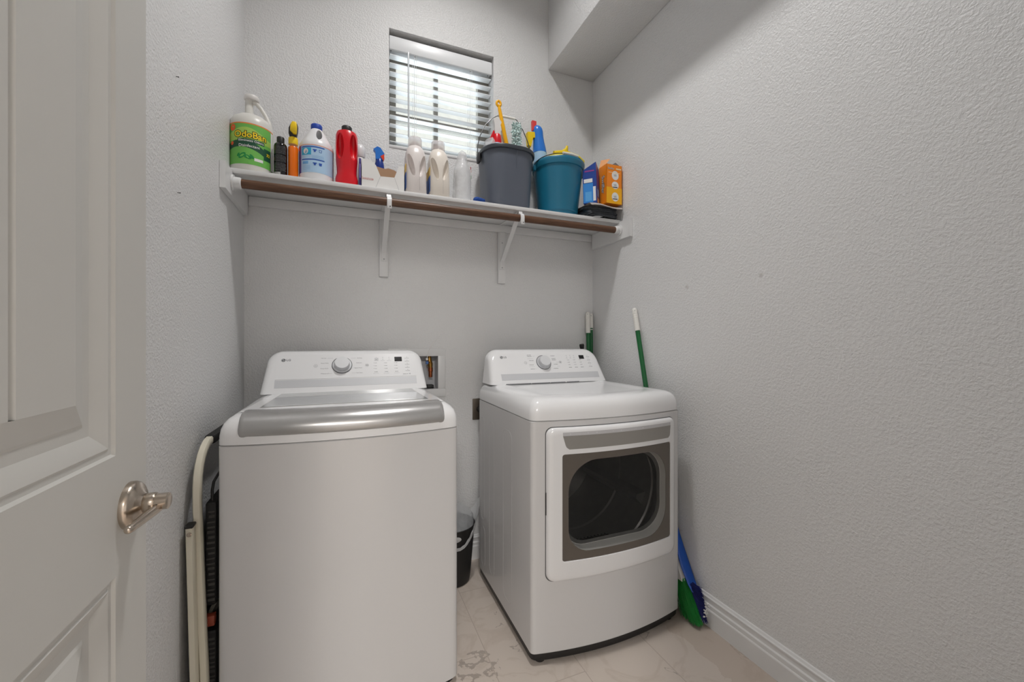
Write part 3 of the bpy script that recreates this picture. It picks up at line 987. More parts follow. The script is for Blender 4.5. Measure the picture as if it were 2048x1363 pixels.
for cx in (0.118, 0.146, 0.173):
    for z in (1.0905, 1.0825):
        con_disc(con_pan, at2, nr, vd, cx, z, 0, 0.0013, 0.0006, 0, 10)
    blur_word(con_pan, at2, nr, vd, cx, 1.0770, 0.018, 0.0010, 3)
for q in range(5):
    z = 1.0905 - 0.0135 * q
    con_disc(con_pan, at2, nr, vd, 0.2509, z, 0, 0.0012, 0.0006, 0, 10)
    blur_word(con_pan, at2, nr, vd, 0.2509, z - 0.0045, 0.020, 0.0014, 2)
blur_word(con_pan, at2, nr, vd, 0.120, 1.084, 0.016, 0.012, 3)
con_text(con_pan, at2, vd, '10', 0.0085, 0.2575, 1.0182, nr, 0, 0.01)
blur_word(con_pan, at2, nr, vd, 0.240, 1.0180, 0.022, 0.0022, 2)
con_pan.build('indicator_print', [M_LOGO, M_PLASTW, M_PRINT, M_PRINTL], wcon, flip=False)
m = MB(); con_box(m, at2, nr, vd, 0.1963, 0.2285, 1.0728, 1.0922, 0.0008); m.build('display', M_BLACKG, wcon)
m = MB(); con_box(m, at, nr, vd, -0.268, 0.2852, 0.9785, 1.0072, 0.0006); m.build('grey_strip', M_STRIP, wcon)['label'] = 'pale grey strip under the controls'
con_knob(wcon, at2, nr, vd, -0.0215, 1.0606, 0.0405, 0.0305)

# ================================================================== DRYER
DX0, DX1, DYF, DBOW, DYB = 0.6085, 1.2937, 1.316, 0.042, 1.94
dc = (DX0 + DX1) / 2; dhw = (DX1 - DX0) / 2
def dfront(x): return DYF - DBOW * (1 - ((x - dc) / dhw) ** 2)
dr = thing('clothes_dryer', 'white front-loading clothes dryer with dark window, right of the washer', 'clothes dryer', (dc, DYF, 0))
b = MB()
b.loft([bowed(DX0, DX1, DYF, DYB, DBOW, 0.012, i, z, nf=40) for i, z in ((0.003, 0.040), (0, 0.044), (0, 0.8735), (0.003, 0.8755))])
body = b.build('body', M_ENAMEL, dr)
RY = Matrix.Translation((0.9545, 0, 0.568)) @ Matrix.Rotation(-PI / 2, 4, 'X')
cutter = MB().lathe([(0.262, 1.20), (0.262, 1.90)], seg=64, M=RY)
for v in cutter.v: v -= ORG[body.name]
cut(body, cutter)
MB().loft([bowed(DX0, DX1, DYF, DYB, DBOW, 0.018, i, z) for i, z in ((0.008, 0.012), (0.004, 0.018), (0.0035, 0.041))]).build('base', M_BLACK, dr)
for fx in (DX0 + 0.045, DX1 - 0.045):
    for fy in (DYF + 0.025, DYB - 0.05):
        MB().lathe([(0.019, 0), (0.019, 0.005), (0.012, 0.008), (0.010, 0.016)], c=(fx, fy, 0), seg=18).build('foot', M_BLACK, dr)
cv = MB()
cv.loft([bowed(DX0, DX1, DYF, DYB, DBOW, 0.02, i, z) for i, z in ((0.004, 0.8765), (0.0, 0.8785), (0.0005, 0.903), (0.003, 0.920), (0.009, 0.936), (0.018, 0.947), (0.032, 0.954), (0.048, 0.957), (0.075, 0.9575), (0.085, 0.9570), (0.11, 0.9545), (0.13, 0.9540))])
cv.build('top_cover', M_PLASTW, dr)
DK = 0.60
dcon = console(0.626, 1.276, 1.797, DK, 1.935, 0.957, 1.121, dr, (0.062, 0.056))
# grey strips standing in for the dark gap under the console
gp = MB()
for a, b2 in ((0.70, 0.83), (0.835, 0.935), (0.94, 1.02), (1.03, 1.10)):
    gp.box((a, 1.793, 0.9555), (b2, 1.80, 0.9600))
gp.build('gap_strips', M_PRINT, dcon)
at, nr, vd = con_map(1.797, DK)
cp = MB()
logo(cp, at, nr, vd, 0.7038, 1.0835)
cp.build('brand_logo', [M_LOGO, M_PLASTW, M_PRINT, M_PRINTL], dcon, flip=False); cp = MB()
con_disc(cp, at, nr, vd, 0.8275, 1.0555, 0.0066, 0.0074, 0.0006, 2)
con_disc(cp, at, nr, vd, 0.8275, 1.0550, 0.0022, 0.0028, 0.0006, 2)
cp.build('power_button', [M_LOGO, M_PLASTW, M_PRINT, M_PRINTL], dcon, flip=False); cp = MB()
con_disc(cp, at, nr, vd, 1.0242, 1.0552, 0.0066, 0.0074, 0.0006, 2)
play_icon(cp, at, nr, vd, 1.0242, 1.0552)
cp.build('start_button', [M_LOGO, M_PLASTW, M_PRINT, M_PRINTL], dcon, flip=False); cp = MB()
for x, z in ((0.8561, 1.0930), (0.8561, 1.0865), (0.8624, 1.0657), (0.8584, 1.0447), (0.8588, 1.0249), (0.9892, 1.0874), (0.9911, 1.0740), (0.9911, 1.0675), (0.9958, 1.0455), (0.9924, 1.0253)):
    blur_word(cp, at, nr, vd, x, z, 0.024, 0.0022, 2)
for xa, xb, z in ((0.872, 0.886, 1.087), (0.842, 0.873, 1.0755), (0.842, 0.873, 1.036), (0.866, 0.884, 1.025), (0.972, 0.981, 1.025), (1.000, 1.016, 1.0555), (1.000, 1.016, 1.036)):
    con_box(cp, at, nr, vd, xa, xb, z - 0.0002, z + 0.0002, 0.0005, 3)
cp.build('cycle_list', [M_LOGO, M_PLASTW, M_PRINT, M_PRINTL], dcon, flip=False); cp = MB()
for cx in (1.070, 1.092, 1.114):
    for z in (1.0880, 1.0795):
        con_disc(cp, at, nr, vd, cx, z, 0, 0.0015, 0.0006, 0, 10)
    blur_word(cp, at, nr, vd, cx, 1.0740, 0.013, 0.001, 3)
for cx in (1.068, 1.104, 1.140):
    for q in range(3):
        z = 1.0655 - 0.012 * q
        con_disc(cp, at, nr, vd, cx, z, 0, 0.0011, 0.0006, 0, 10)
        blur_word(cp, at, nr, vd, cx + 0.0085, z, 0.010, 0.0018, 2)
    blur_word(cp, at, nr, vd, cx + 0.008, 1.0280, 0.018, 0.0024, 2)
for q in range(4):
    z = 1.0860 - 0.0165 * q
    con_disc(cp, at, nr, vd, 1.198, z, 0, 0.0013, 0.0006, 0, 10)
    blur_word(cp, at, nr, vd, 1.200, z - 0.006, 0.020, 0.0018, 2)
cp.build('indicator_print', [M_LOGO, M_PLASTW, M_PRINT, M_PRINTL], dcon, flip=False)
m = MB(); con_box(m, at, nr, vd, 1.1445, 1.1745, 1.0700, 1.0890, 0.0008); m.build('display', M_BLACKG, dcon)
m = MB(); con_box(m, at, nr, vd, 0.684, 1.2330, 0.9755, 1.0045, 0.0006); m.build('grey_strip', M_STRIP, dcon)['label'] = 'pale grey strip under the controls'
con_knob(dcon, at, nr, vd, 0.9278, 1.0552, 0.0405, 0.0305)

# -- dryer door
def face_ring(pts, off):
    return [Vector((x, dfront(x) + off, z)) for x, z in pts]
OUT = (0.661, 1.248, 0.300, 0.852)
PAN = (0.714, 1.2175, 0.370, 0.7575)
OPN = (0.739, 1.190, 0.399, 0.731)
def rp(b, ins, r): return rrxz(b[0] + ins, b[1] - ins, b[2] + ins, b[3] - ins, r, ns=14, nc=8)
dd = MB()
ro = [0.03, 0.03, 0.026, 0.026]
dd.loft([face_ring(rp(OUT, 0.0, ro), 0.004), face_ring(rp(OUT, 0.0, ro), -0.006), face_ring(rp(OUT, 0.003, ro), -0.0125), face_ring(rp(OUT, 0.010, ro), -0.0155), face_ring(rp(OUT, 0.022, ro), -0.0165),
         face_ring(rp(PAN, 0.0, 0.010), -0.0165), face_ring(rp(PAN, 0.0015, 0.010), -0.0125), face_ring(rp(PAN, 0.002, 0.010), 0.004)], caps=(False, False))
ddo = dd.build('door', M_PLASTW, dr, sharp=45)
# dark line painted as the shade where the door meets the cabinet
MB().loft([face_ring(rp(OUT, -0.003, ro), -0.0006), face_ring(rp(OUT, 0.001, ro), -0.0010)], caps=(False, False)).build('door_seam_shade', mat('seam_shade_grey', (96, 96, 96), 0.7), ddo)
fr = MB()
op_r = [0.085, 0.105, 0.105, 0.115]
fr.loft([face_ring(rp(PAN, 0.0015, 0.010), -0.0128), face_ring(rp(OPN, 0.0, op_r), -0.0128), face_ring(rp(OPN, 0.0, op_r), -0.010)], caps=(False, False))
fr.build('window_border', M_BROWN, ddo, sharp=30)
rg = MB()
rg.loft([face_ring(rp(OPN, 0.0, op_r), -0.0115), [Vector((x, 1.312, z)) for x, z in rp(OPN, 0.002, op_r)], [Vector((x, 1.320, z)) for x, z in rp(OPN, 0.012, op_r)]], caps=(False, False))
rg.build('window_ring', M_RING, ddo, sharp=30)
gl = MB()
gl.loft([[Vector((x, 1.3125, z)) for x, z in rp(OPN, 0.003, op_r)], [Vector((x, 1.318, z)) for x, z in rp(OPN, 0.03, op_r)], [Vector((x, 1.3195, z)) for x, z in rp(OPN, 0.10, [0.04] * 4)]], caps=(False, True))
gl.build('window_glass', M_DKGLASS, ddo)
# handle scoop and silver grip plate at the top of the door
hp = MB()
poly = [(0.7165, 0.8225), (0.7265, 0.7815), (0.735, 0.7745)]
top_z, bot_z = 0.8235, 0.7745
N = 24
def gx0(z): return 0.716 + (top_z - z) * 0.30
def gx1(z): return 1.2155 - (top_z - z) * 0.10
rows = []
for q in range(7):
    z = bot_z + (top_z - bot_z) * q / 6
    rnd = 0.009 * max(0.0, 1 - q / 1.5) ** 2
    rows.append([Vector((gx0(z) + rnd + (gx1(z) - gx0(z) - 2 * rnd) * k / N, 0, z)) for k in range(N + 1)])
front = [[Vector((p.x, dfront(p.x) - 0.0172, p.z)) for p in r_] for r_ in rows]
hp.loft(front, closed=False, caps=(False, False))
hp.build('grip_plate', M_SILVERD, ddo)
sc_ = MB()
zz = [(0.8237, -0.0172), (0.832, -0.0172), (0.840, -0.0172)]
sc_.loft([[Vector((0.716 + (1.2155 - 0.716) * k / N, dfront(0.716 + (1.2155 - 0.716) * k / N) - 0.0170 + d, z)) for k in range(N + 1)] for z, d in ((0.8236, 0.0), (0.826, 0.0003), (0.836, 0.0008))], closed=False, caps=(False, False))
sc_.build('grip_scoop', mat('grip_scoop_grey', (190, 189, 191), 0.3), ddo)
MB().box((0.6585, 1.300, 0.54), (0.6625, 1.310, 0.62)).build('hinge', M_BLACK, ddo)
# drum
RYD = Matrix.Translation((0.9545, 0, 0.568)) @ Matrix.Rotation(-PI / 2, 4, 'X')
dm = MB().lathe([(0.225, 1.335), (0.255, 1.345), (0.258, 1.38), (0.252, 1.385), (0.258, 1.39), (0.258, 1.60), (0.252, 1.607), (0.258, 1.614), (0.258, 1.86), (0.20, 1.868), (0.19, 1.860), (0.12, 1.862), (0.001, 1.862)], seg=64, M=RYD, caps=(False, False))
drum = dm.build('drum', M_DRUM, dr)
for a in (20, 140, 260):
    T = RYD @ Matrix.Rotation(R(a), 4, 'Z')
    MB().loft([[T @ Vector((x, y, z)) for x, y, z in ((0.255, -0.03, zc), (0.255, 0.03, zc), (0.215, 0.008, zc), (0.215, -0.008, zc))] for zc in (1.42, 1.84)]).build('lifter', M_DRUM, drum)
lf = MB()
for q in range(14):
    lf.box((0.775 + q * 0.0165, 1.345, 0.362), (0.779 + q * 0.0165, 1.42, 0.366))
lf.box((0.77, 1.345, 0.352), (1.01, 1.42, 0.360))
lf.build('lint_grille', M_BLACK, dr)
# embossed outlines pressed into the left side panel
for y0, y1, z0, z1 in ((1.85, 1.90, 0.30, 0.80), (1.71, 1.78, 0.10, 0.80), (1.50, 1.60, 0.10, 0.80), (1.84, 1.90, 0.08, 0.27)):
    pts = rrxz(y0, y1, z0, z1, min(0.034, (y1 - y0) / 2 - 0.001), ns=6, nc=8)
    loop = [Vector((DX0 - 0.0001, p[0], p[1])) for p in pts]
    e = MB()
    n = len(loop)
    rings = []
    c0 = Vector((DX0, (y0 + y1) / 2, (z0 + z1) / 2))
    inner = rrxz(y0 + 0.004, y1 - 0.004, z0 + 0.004, z1 - 0.004, min(0.030, (y1 - y0) / 2 - 0.005), ns=6, nc=8)
    mid = rrxz(y0 + 0.002, y1 - 0.002, z0 + 0.002, z1 - 0.002, min(0.032, (y1 - y0) / 2 - 0.003), ns=6, nc=8)
    e.loft([[Vector((DX0 + 0.0003, p[0], p[1])) for p in pts], [Vector((DX0 - 0.0013, p[0], p[1])) for p in mid], [Vector((DX0 + 0.0003, p[0], p[1])) for p in inner]], caps=(False, False))
    e.build('side_emboss', M_ENAMEL, dr, sharp=80)

# ================================================================== WALL BOXES BEHIND THE MACHINES
ob = thing('washer_outlet_box', 'white recessed plumbing box in the wall behind the washer with brass valve', 'outlet box', (0.329, YB, 0.876))
fm = MB()
fx0, fx1, fz0, fz1 = 0.186, 0.4724, 0.876, 1.126
fm.box((fx0, YB - 0.008, fz0), (fx1, YB - 0.0005, BOX[2] + 0.002), bev=0.002).box((fx0, YB - 0.008, BOX[3] - 0.002), (fx1, YB - 0.0005, fz1), bev=0.002)
fm.box((fx0, YB - 0.008, BOX[2]), (BOX[0] + 0.002, YB - 0.0005, BOX[3]), bev=0.002).box((BOX[1] - 0.002, YB - 0.008, BOX[2]), (fx1, YB - 0.0005, BOX[3]), bev=0.002)
fm.build('frame', M_TRIM, ob)
bb = MB()
x0, x1, z0, z1 = BOX[0], BOX[1], BOX[2], BOX[3]
bb.box((x0, YB, z0), (x0 + 0.002, YB + 0.085, z1)).box((x1 - 0.002, YB, z0), (x1, YB + 0.085, z1)).box((x0, YB, z0), (x1, YB + 0.085, z0 + 0.002)).box((x0, YB, z1 - 0.002), (x1, YB + 0.085, z1)).box((x0, YB + 0.085, z0), (x1, YB + 0.088, z1))
bb.build('recess', M_STRIP, ob)
M_BRASS = mat('brass', (172, 128, 62), 0.3, metal=0.9)
M_COPPER = mat('copper', (170, 98, 62), 0.35, metal=0.9)
vx, vy = 0.398, YB + 0.04
vb = MB().tube([(vx, vy, 1.085), (vx, vy, 1.06), (vx + 0.004, vy, 1.045), (vx + 0.006, vy, 1.025)], [0.010, 0.013, 0.014, 0.011], 14).tube([(vx, vy, 1.052), (vx - 0.014, vy - 0.024, 1.052)], 0.008, 12).build('valve', M_BRASS, ob)
MB().lathe([(0.009, 0.975), (0.010, 0.98), (0.010, 1.004), (0.0125, 1.006), (0.0125, 1.026)], c=(vx + 0.006, vy, 0), seg=16).build('pipe', M_COPPER, vb)
MB().box((vx - 0.024, vy - 0.036, 1.045), (vx - 0.010, vy - 0.022, 1.062), bev=0.003).build('valve_handle', mat('valve_blue', (70, 110, 170), 0.4), vb)
MB().box((0.385, YB + 0.02, 0.918), (0.418, YB + 0.06, 0.936), bev=0.002).build('drain_plug', M_BLACK, ob)
solo('zip_tie', MB().tube([(0.377, YB - 0.012, 1.075), (0.380, YB - 0.014, 1.100), (0.391, YB - 0.016, 1.130), (0.410, YB - 0.018, 1.160), (0.430, YB - 0.018, 1.185), (0.441, YB - 0.018, 1.205)], [0.0016, 0.0015, 0.0014, 0.0013, 0.0012, 0.0008], 8).box((0.370, YB - 0.018, 1.066), (0.381, YB - 0.008, 1.078), bev=0.002), M_CARD,
     'thin white plastic tie sticking up from the plumbing box behind the washer', 'tie', (0.377, YB, 1.066))
eo = thing('power_outlet', 'dark metal power outlet plate on the back wall beside the dryer', 'outlet', (0.668, YB, 0.742))
MB().box((0.621, YB - 0.006, 0.742), (0.715, YB - 0.0005, 0.856), bev=0.0025).build('plate', mat('bronze_plate', (98, 90, 80), 0.35, metal=0.6), eo)
MB().lathe([(0.020, 0), (0.020, 0.03), (0.012, 0.034)], seg=18, M=Matrix.Translation((0.662, YB - 0.006, 0.80)) @ Matrix.Rotation(PI / 2, 4, 'X')).tube([(0.662, YB - 0.034, 0.80), (0.663, YB - 0.05, 0.78), (0.665, YB - 0.05, 0.70)], 0.006, 10).build('plug', M_BLACK, eo)

# ================================================================== TRASH BIN
tb_c = (0.474, 1.950, 0)
tb = thing('trash_bin', 'small black waste bin with white liner, on the floor between washer and dryer', 'trash bin', tb_c)
n_ = 40
bm_ = MB()
bm_.lathe([(0.080, 0.0), (0.086, 0.004), (0.090, 0.03), (0.110, 0.26), (0.113, 0.275), (0.110, 0.277), (0.106, 0.26), (0.085, 0.012), (0.01, 0.010)], c=tb_c, seg=n_)
bb_o = bm_.build('bin', M_BLACK, tb)
# liner folded over the rim, with a loose flap standing up
def sstep(a, b, x):
    t_ = max(0.0, min(1.0, (x - a) / (b - a)))
    return t_ * t_ * (3 - 2 * t_)
ln = MB()
def liner_band(u, v):
    a = -180 + 300 * u
    s_ = sstep(-85, -15, a) * (1 - 0.6 * sstep(20, 100, a))
    lo = 0.185 + 0.070 * s_ + 0.006 * noise.noise(Vector((a * 0.08, 1, 0)))
    hi = lo + 0.016 + 0.030 * s_ + 0.075 * math.exp(-((a - 2) / 16.0) ** 2)
    r_ = 0.090 + 0.020 * (lo + (hi - lo) * v - 0.03) / 0.23 + 0.004 + 0.003 * noise.noise(Vector((a * 0.15, v * 4, 3))) + 0.012 * max(0.0, (lo + (hi - lo) * v) - 0.275) / 0.06
    return (tb_c[0] + r_ * math.cos(R(a)), tb_c[1] + r_ * math.sin(R(a)), lo + (hi - lo) * v)
ln.grid(liner_band, 90, 8)
def liner_in(u, v):
    a = -150 + 330 * u
    up = 0.055 * sstep(-60, 40, a) * (1 + 0.35 * noise.noise(Vector((a * 0.05, 0, 7))))
    r_ = 0.1055 - 0.035 * (1 - v) ** 2 + 0.003 * noise.noise(Vector((a * 0.12, v * 5, 9)))
    return (tb_c[0] + r_ * math.cos(R(a)), tb_c[1] + r_ * math.sin(R(a)), 0.10 + (0.172 + up) * v)
ln.grid(liner_in, 80, 10)
ln.build('liner_bag', clear_material('bin_liner_film', (226, 228, 230), 0.62, rough=0.3, bump=0.5, bscale=40), tb)
hh = MB()
hh.lathe([(0.030, -0.002), (0.030, 0.002), (0.024, 0.003)], ex=1.0, ey=0.42, seg=24, M=Matrix.Translation((tb_c[0] - 0.012, tb_c[1] - 0.1105, 0.240)) @ Matrix.Rotation(PI / 2 + R(4), 4, 'X'))
hh.build('hand_hole', mat('liner_seen_through', (190, 190, 190), 0.6), tb)

# ================================================================== BROOMS AND MOPS
def pole_parts(t, top, bot, r=0.0115, grip=0.12, gmat=M_GRIP, pmat=M_GREEN):
    top = Vector(top); bot = Vector(bot)
    d = (bot - top).normalized(); L_ = (bot - top).length
    MB().tube([top + d * (grip - 0.004), bot], r, 16).build('pole', pmat, t)
    g = MB()
    path = [top + d * q for q in (0, 0.004, 0.012, grip * 0.5, grip - 0.012, grip)]
    g.tube(path, [r * 0.6, r * 1.0, r * 1.15, r * 1.15, r * 1.2, r * 1.2], 16)
    # ribbed grip
    for q in range(7):
        p = top + d * (0.03 + 0.011 * q)
        g.tube([p - d * 0.0022, p, p + d * 0.0022], [r * 1.14, r * 1.22, r * 1.14], 16)
    g.build('grip', gmat, t)
    e = top + d * 0.014
    side = Vector((-0.55, -0.83, 0))
    MB().sphere(e + side * r * 1.05, (0.002, 0.002, 0.004), 8, 6).build('hang_hole', M_PRINT, t)

# green broom between the dryer and the wall
brm = thing('broom', 'green bristle broom with a green pole standing between dryer and right wall', 'broom', (1.315, 1.33, 0))
pole_parts(brm, (1.365, 1.692, 1.333), (1.338, 1.415, 0.235))
fe = MB().loft([[Vector((x * w + cx, y * dd_ + cy, z)) for x, y in ((-1, -1), (1, -1), (1, 1), (-1, 1))] for (w, dd_, cx, cy, z) in ((0.013, 0.018, 1.338, 1.418, 0.255), (0.016, 0.034, 1.335, 1.385, 0.200), (0.017, 0.038, 1.331, 1.358, 0.145))])
fe.build('ferrule', M_GRIP, brm)
def bristles(n, base_c, base_d, tip_c, tip_d, r, seg=5, sag=0.0):
    mb = MB()
    for i in range(n):
        u, v = random.uniform(-1, 1), random.uniform(-1, 1)
        a = Vector(base_c) + Vector((base_d[0] * v, base_d[1] * u, base_d[2] * u))
        b = Vector(tip_c) + Vector((tip_d[0] * v, tip_d[1] * u, tip_d[2] * u)) + Vector((random.uniform(-1, 1) * 0.004, random.uniform(-1, 1) * 0.004, random.uniform(0, 0.008)))
        mid = (a + b) / 2 + Vector((random.uniform(-1, 1), random.uniform(-1, 1), random.uniform(-1, 1))) * 0.003
        mb.tube([a, mid, b], [r, r, r * 0.6], seg)
    return mb
br_o = bristles(190, (1.331, 1.358, 0.150), (0.014, 0.034, -0.004), (1.316, 1.272, 0.010), (0.016, 0.050, -0.004), 0.0013).build('bristles', M_BRISTLE, brm)
br_o['kind'] = 'stuff'

bl_b = thing('dusting_brush', 'blue hand brush with navy bristles leaning behind the green broom', 'brush', (1.345, 1.37, 0))
hb_ = MB()
hb_.tube([(1.352, 1.425, 0.42), (1.352, 1.400, 0.34), (1.352, 1.370, 0.262), (1.352, 1.338, 0.195), (1.351, 1.302, 0.138), (1.351, 1.284, 0.115)], [0.012, 0.016, 0.022, 0.025, 0.022, 0.016], 14, flat=0.36)
hb_.build('brush_handle', M_BLUEP, bl_b)
bo = bristles(340, (1.349, 1.305, 0.118), (0.007, 0.022, 0.026), (1.345, 1.240, 0.078), (0.011, 0.016, 0.060), 0.0017).build('bristles', M_NAVY, bl_b)
bo['kind'] = 'stuff'
wt = MB()
for i in range(26):
    u = random.uniform(0, 1)
    p = Vector((1.346 + random.uniform(-0.010, 0.010), 1.217 + 0.012 * (1 - u) + random.uniform(-0.004, 0.004), 0.035 + 0.075 * u))
    wt.sphere(p, 0.003, 6, 4)
wt.build('frayed_tips', M_CARD, bl_b)['label'] = 'white frayed bristle tips'

mopA = thing('mop_pole', 'green pole with white grip in the back corner, nearer one with the longer grip', 'mop', (1.27, 1.985, 0), 'green poles in the back corner')
pole_parts(mopA, (1.3225, 2.062, 1.338), (1.345, 2.045, 0.02), grip=0.125)
mopB = thing('mop_pole', 'green pole with white grip in the back corner, darker one tight against the corner', 'mop', (1.355, 2.07, 0), 'green poles in the back corner')
pole_parts(mopB, (1.3575, 2.078, 1.330), (1.362, 2.070, 0.02), r=0.010, grip=0.085)
bk = thing('vacuum_wand', 'black knob-ended stick poking up behind the dryer console', 'stick', (1.26, 1.99, 0))
MB().tube([(1.243, 1.995, 1.120), (1.262, 2.005, 1.02), (1.275, 2.01, 0.0)], 0.009, 14).build('stick', M_BLACK, bk)
MB().tube([(1.2378, 1.992, 1.1475), (1.239, 1.9925, 1.140), (1.241, 1.994, 1.130), (1.2435, 1.995, 1.118), (1.247, 1.997, 1.100)], [0.012, 0.014, 0.0125, 0.0105, 0.0105], 16).build('knob', M_BLACK, bk)

# ================================================================== STEP STOOL
st = thing('step_stool', 'folded cream metal step stool with black treads between washer and left wall', 'step stool', (-0.385, 1.55, 0))
fr_ = MB()
def flat_tube(mb, path, w, h, m=0):
    """rectangular tube: w across x, h in the path's own plane (y,z)"""
    rings = []
    P = [Vector(p) for p in path]
    for i, p in enumerate(P):
        t_ = (P[min(i + 1, len(P) - 1)] - P[max(i - 1, 0)]).normalized()
        n = Vector((0, t_.z, -t_.y)).normalized()
        rings.append([p + Vector((sx * w / 2, 0, 0)) + n * sn * h / 2 for sx, sn in ((-0.7, -1), (0.7, -1), (1, -0.6), (1, 0.6), (0.7, 1), (-0.7, 1), (-1, 0.6), (-1, -0.6))])
    mb.loft(rings, m)
# handle hoop: near rail up, curve over the top, far rail down (hidden behind the washer)
zt = 0.862
near, far = 1.395, 1.83
path = [(-0.366, near - 0.02, 0.02), (-0.374, near - 0.012, 0.25), (-0.385, near - 0.006, 0.50), (-0.393, near, 0.70)]
path += [(-0.393, near + 0.11 - 0.11 * math.cos(R(a)), zt - 0.11 + 0.11 * math.sin(R(a))) for a in (0, 15, 30, 45, 60, 75, 90)]
path += [(-0.393, far - 0.11 + 0.11 * math.sin(R(a)), zt - 0.11 + 0.11 * math.cos(R(a))) for a in (0, 30, 60, 90)]
path += [(-0.385, far, 0.5), (-0.366, far, 0.02)]
flat_tube(fr_, path, 0.020, 0.022)
fr_.build('hoop_frame', M_CREAM, st, sharp=50)
rl = MB()
flat_tube(rl, [(-0.402, near - 0.025, 0.655), (-0.386, near - 0.030, 0.02)], 0.018, 0.030)
flat_tube(rl, [(-0.402, far + 0.025, 0.655), (-0.386, far + 0.030, 0.02)], 0.018, 0.030)
rl.box((-0.400, near, 0.30), (-0.390, far, 0.325))
rl.build('rear_frame', M_CREAM, st, sharp=50)
for yy in (near - 0.025, far + 0.025):
    MB().box((-0.412, yy - 0.016, 0.652), (-0.392, yy + 0.016, 0.661), bev=0.003).build('end_cap', M_BLACK, st)
MB().lathe([(0.006, 0), (0.006, 0.002), (0.003, 0.003)], seg=14, M=Matrix.Translation((-0.400, near - 0.0405, 0.637)) @ Matrix.Rotation(PI / 2, 4, 'X')).build('rivet', M_NICKEL, st)
MB().box((-0.407, near + 0.105, zt - 0.014), (-0.378, far - 0.12, zt + 0.014), bev=0.008).build('grip', M_TREAD, st)
for z0, z1 in ((0.06, 0.33), (0.40, 0.70)):
    t_ = MB().box((-0.380, near + 0.015, z0), (-0.352, far - 0.02, z1), bev=0.008)
    td = t_.build('tread', M_TREAD, st)
    rb = MB()
    for q in range(14):
        zz_ = z0 + 0.02 + (z1 - z0 - 0.04) * q / 13
        rb.box((-0.3525, near + 0.04, zz_), (-0.3495, far - 0.05, zz_ + 0.006))
    for q in range(18):
        zz_ = z0 + 0.015 + (z1 - z0 - 0.03) * q / 18
        rb.box((-0.376 + 0.006 * random.random(), near + 0.0135, zz_), (-0.356, near + 0.0155, zz_ + 0.004 + 0.004 * random.random()), M=None)
    rb.build('tread_ribs', mat('worn_rubber_rib', (66, 64, 62), 0.75, noise_amt=0.5, nscale=90), td)
MB().tube([(-0.366, near + 0.03, 0.69), (-0.366, near + 0.03, 0.73), (-0.366, near + 0.045, 0.750), (-0.366, near + 0.12, 0.765), (-0.366, near + 0.16, 0.70)], 0.004, 8).build('latch_wire', M_BLACK, st)
MB().box((-0.380, near + 0.008, 0.345), (-0.355, near + 0.03, 0.375), bev=0.003).build('latch', mat('red_brown_latch', (150, 66, 44), 0.5), st)

# ================================================================== THINGS ON THE SHELF
Z0 = SZ
# --- green-labelled jug
c = (-0.357, 1.903, 0)
j = thing('disinfectant_jug', 'large clear plastic jug with green label, first on the left of the shelf', 'jug', (c[0], c[1], Z0))
mb = MB()
mb.lathe([(0.066, Z0), (0.073, Z0 + 0.005), (0.0755, Z0 + 0.015), (0.0755, 2.012), (0.0735, 2.028), (0.064, 2.044), (0.048, 2.056), (0.034, 2.063), (0.024, 2.068)], c=(c[0], c[1], 0), seg=44)
hx = c[0] - 0.008
mb.tube([(hx, c[1], 2.055), (hx - 0.001, c[1], 2.085), (hx - 0.001, c[1], 2.128)], [0.017, 0.0145, 0.0145], 18)
mb.tube([(hx + 0.002, c[1], 2.124), (hx + 0.024, c[1], 2.122), (hx + 0.040, c[1], 2.104), (hx + 0.056, c[1], 2.078), (hx + 0.068, c[1], 2.050), (hx + 0.070, c[1], 2.02)], [0.009, 0.0085, 0.0075, 0.0075, 0.009, 0.012], 14)
mb.build('jug_body', M_HDPE, j)
MB().lathe([(0.0245, 2.1265), (0.026, 2.129), (0.026, 2.142), (0.0235, 2.1455)], c=(hx + 0.008, c[1], 0), seg=32).build('cap', mat('cap_white', (222, 219, 216), 0.4), j)
lb = MB(); rad = 0.0759
zt_ = lambda u: 2.006 - 0.006 * (2 * u - 1) ** 2
cyl_patch(lb, c, rad, -80, 82, 1.846, 2.004, 0, n=40)
cyl_patch(lb, c, rad + 0.0003, -80, 82, 2.001, 2.0055, 1, n=40)
cyl_patch(lb, c, rad + 0.0003, -78, 66, 1.0, 1.0, 2, n=36, zb=lambda u: 1.893 + 0.026 * math.sin(PI * min(1, u * 1.05)) - 0.016 * u, zt=lambda u: 1.913 + 0.032 * math.sin(PI * min(1, u * 1.05)) - 0.012 * u)
cyl_patch(lb, c, rad + 0.00035, 42, 66, 1.876, 1.922, 2, n=8)
cyl_patch(lb, c, rad + 0.0003, -78, 70, 1.0, 1.0, 3, n=30, zb=lambda u: 1.936, zt=lambda u: 1.958 + 0.030 * math.sin(PI * u) ** 2)
cyl_patch(lb, c, rad + 0.0003, 68, 80, 1.848, 2.000, 6, n=4)
# orange burst, top left, and small one
for a_, z_, r_ in ((-43, 1.986, 0.014), (-45, 1.926, 0.008)):
    fn = cyl_fn(c, rad + 0.0006, a_, z_)
    lb.add([fn(r_ * (1 if q % 2 else 0.85) * math.cos(2 * PI * q / 20), r_ * (1 if q % 2 else 0.85) * math.sin(2 * PI * q / 20)) for q in range(20)], [list(range(20))], 4)
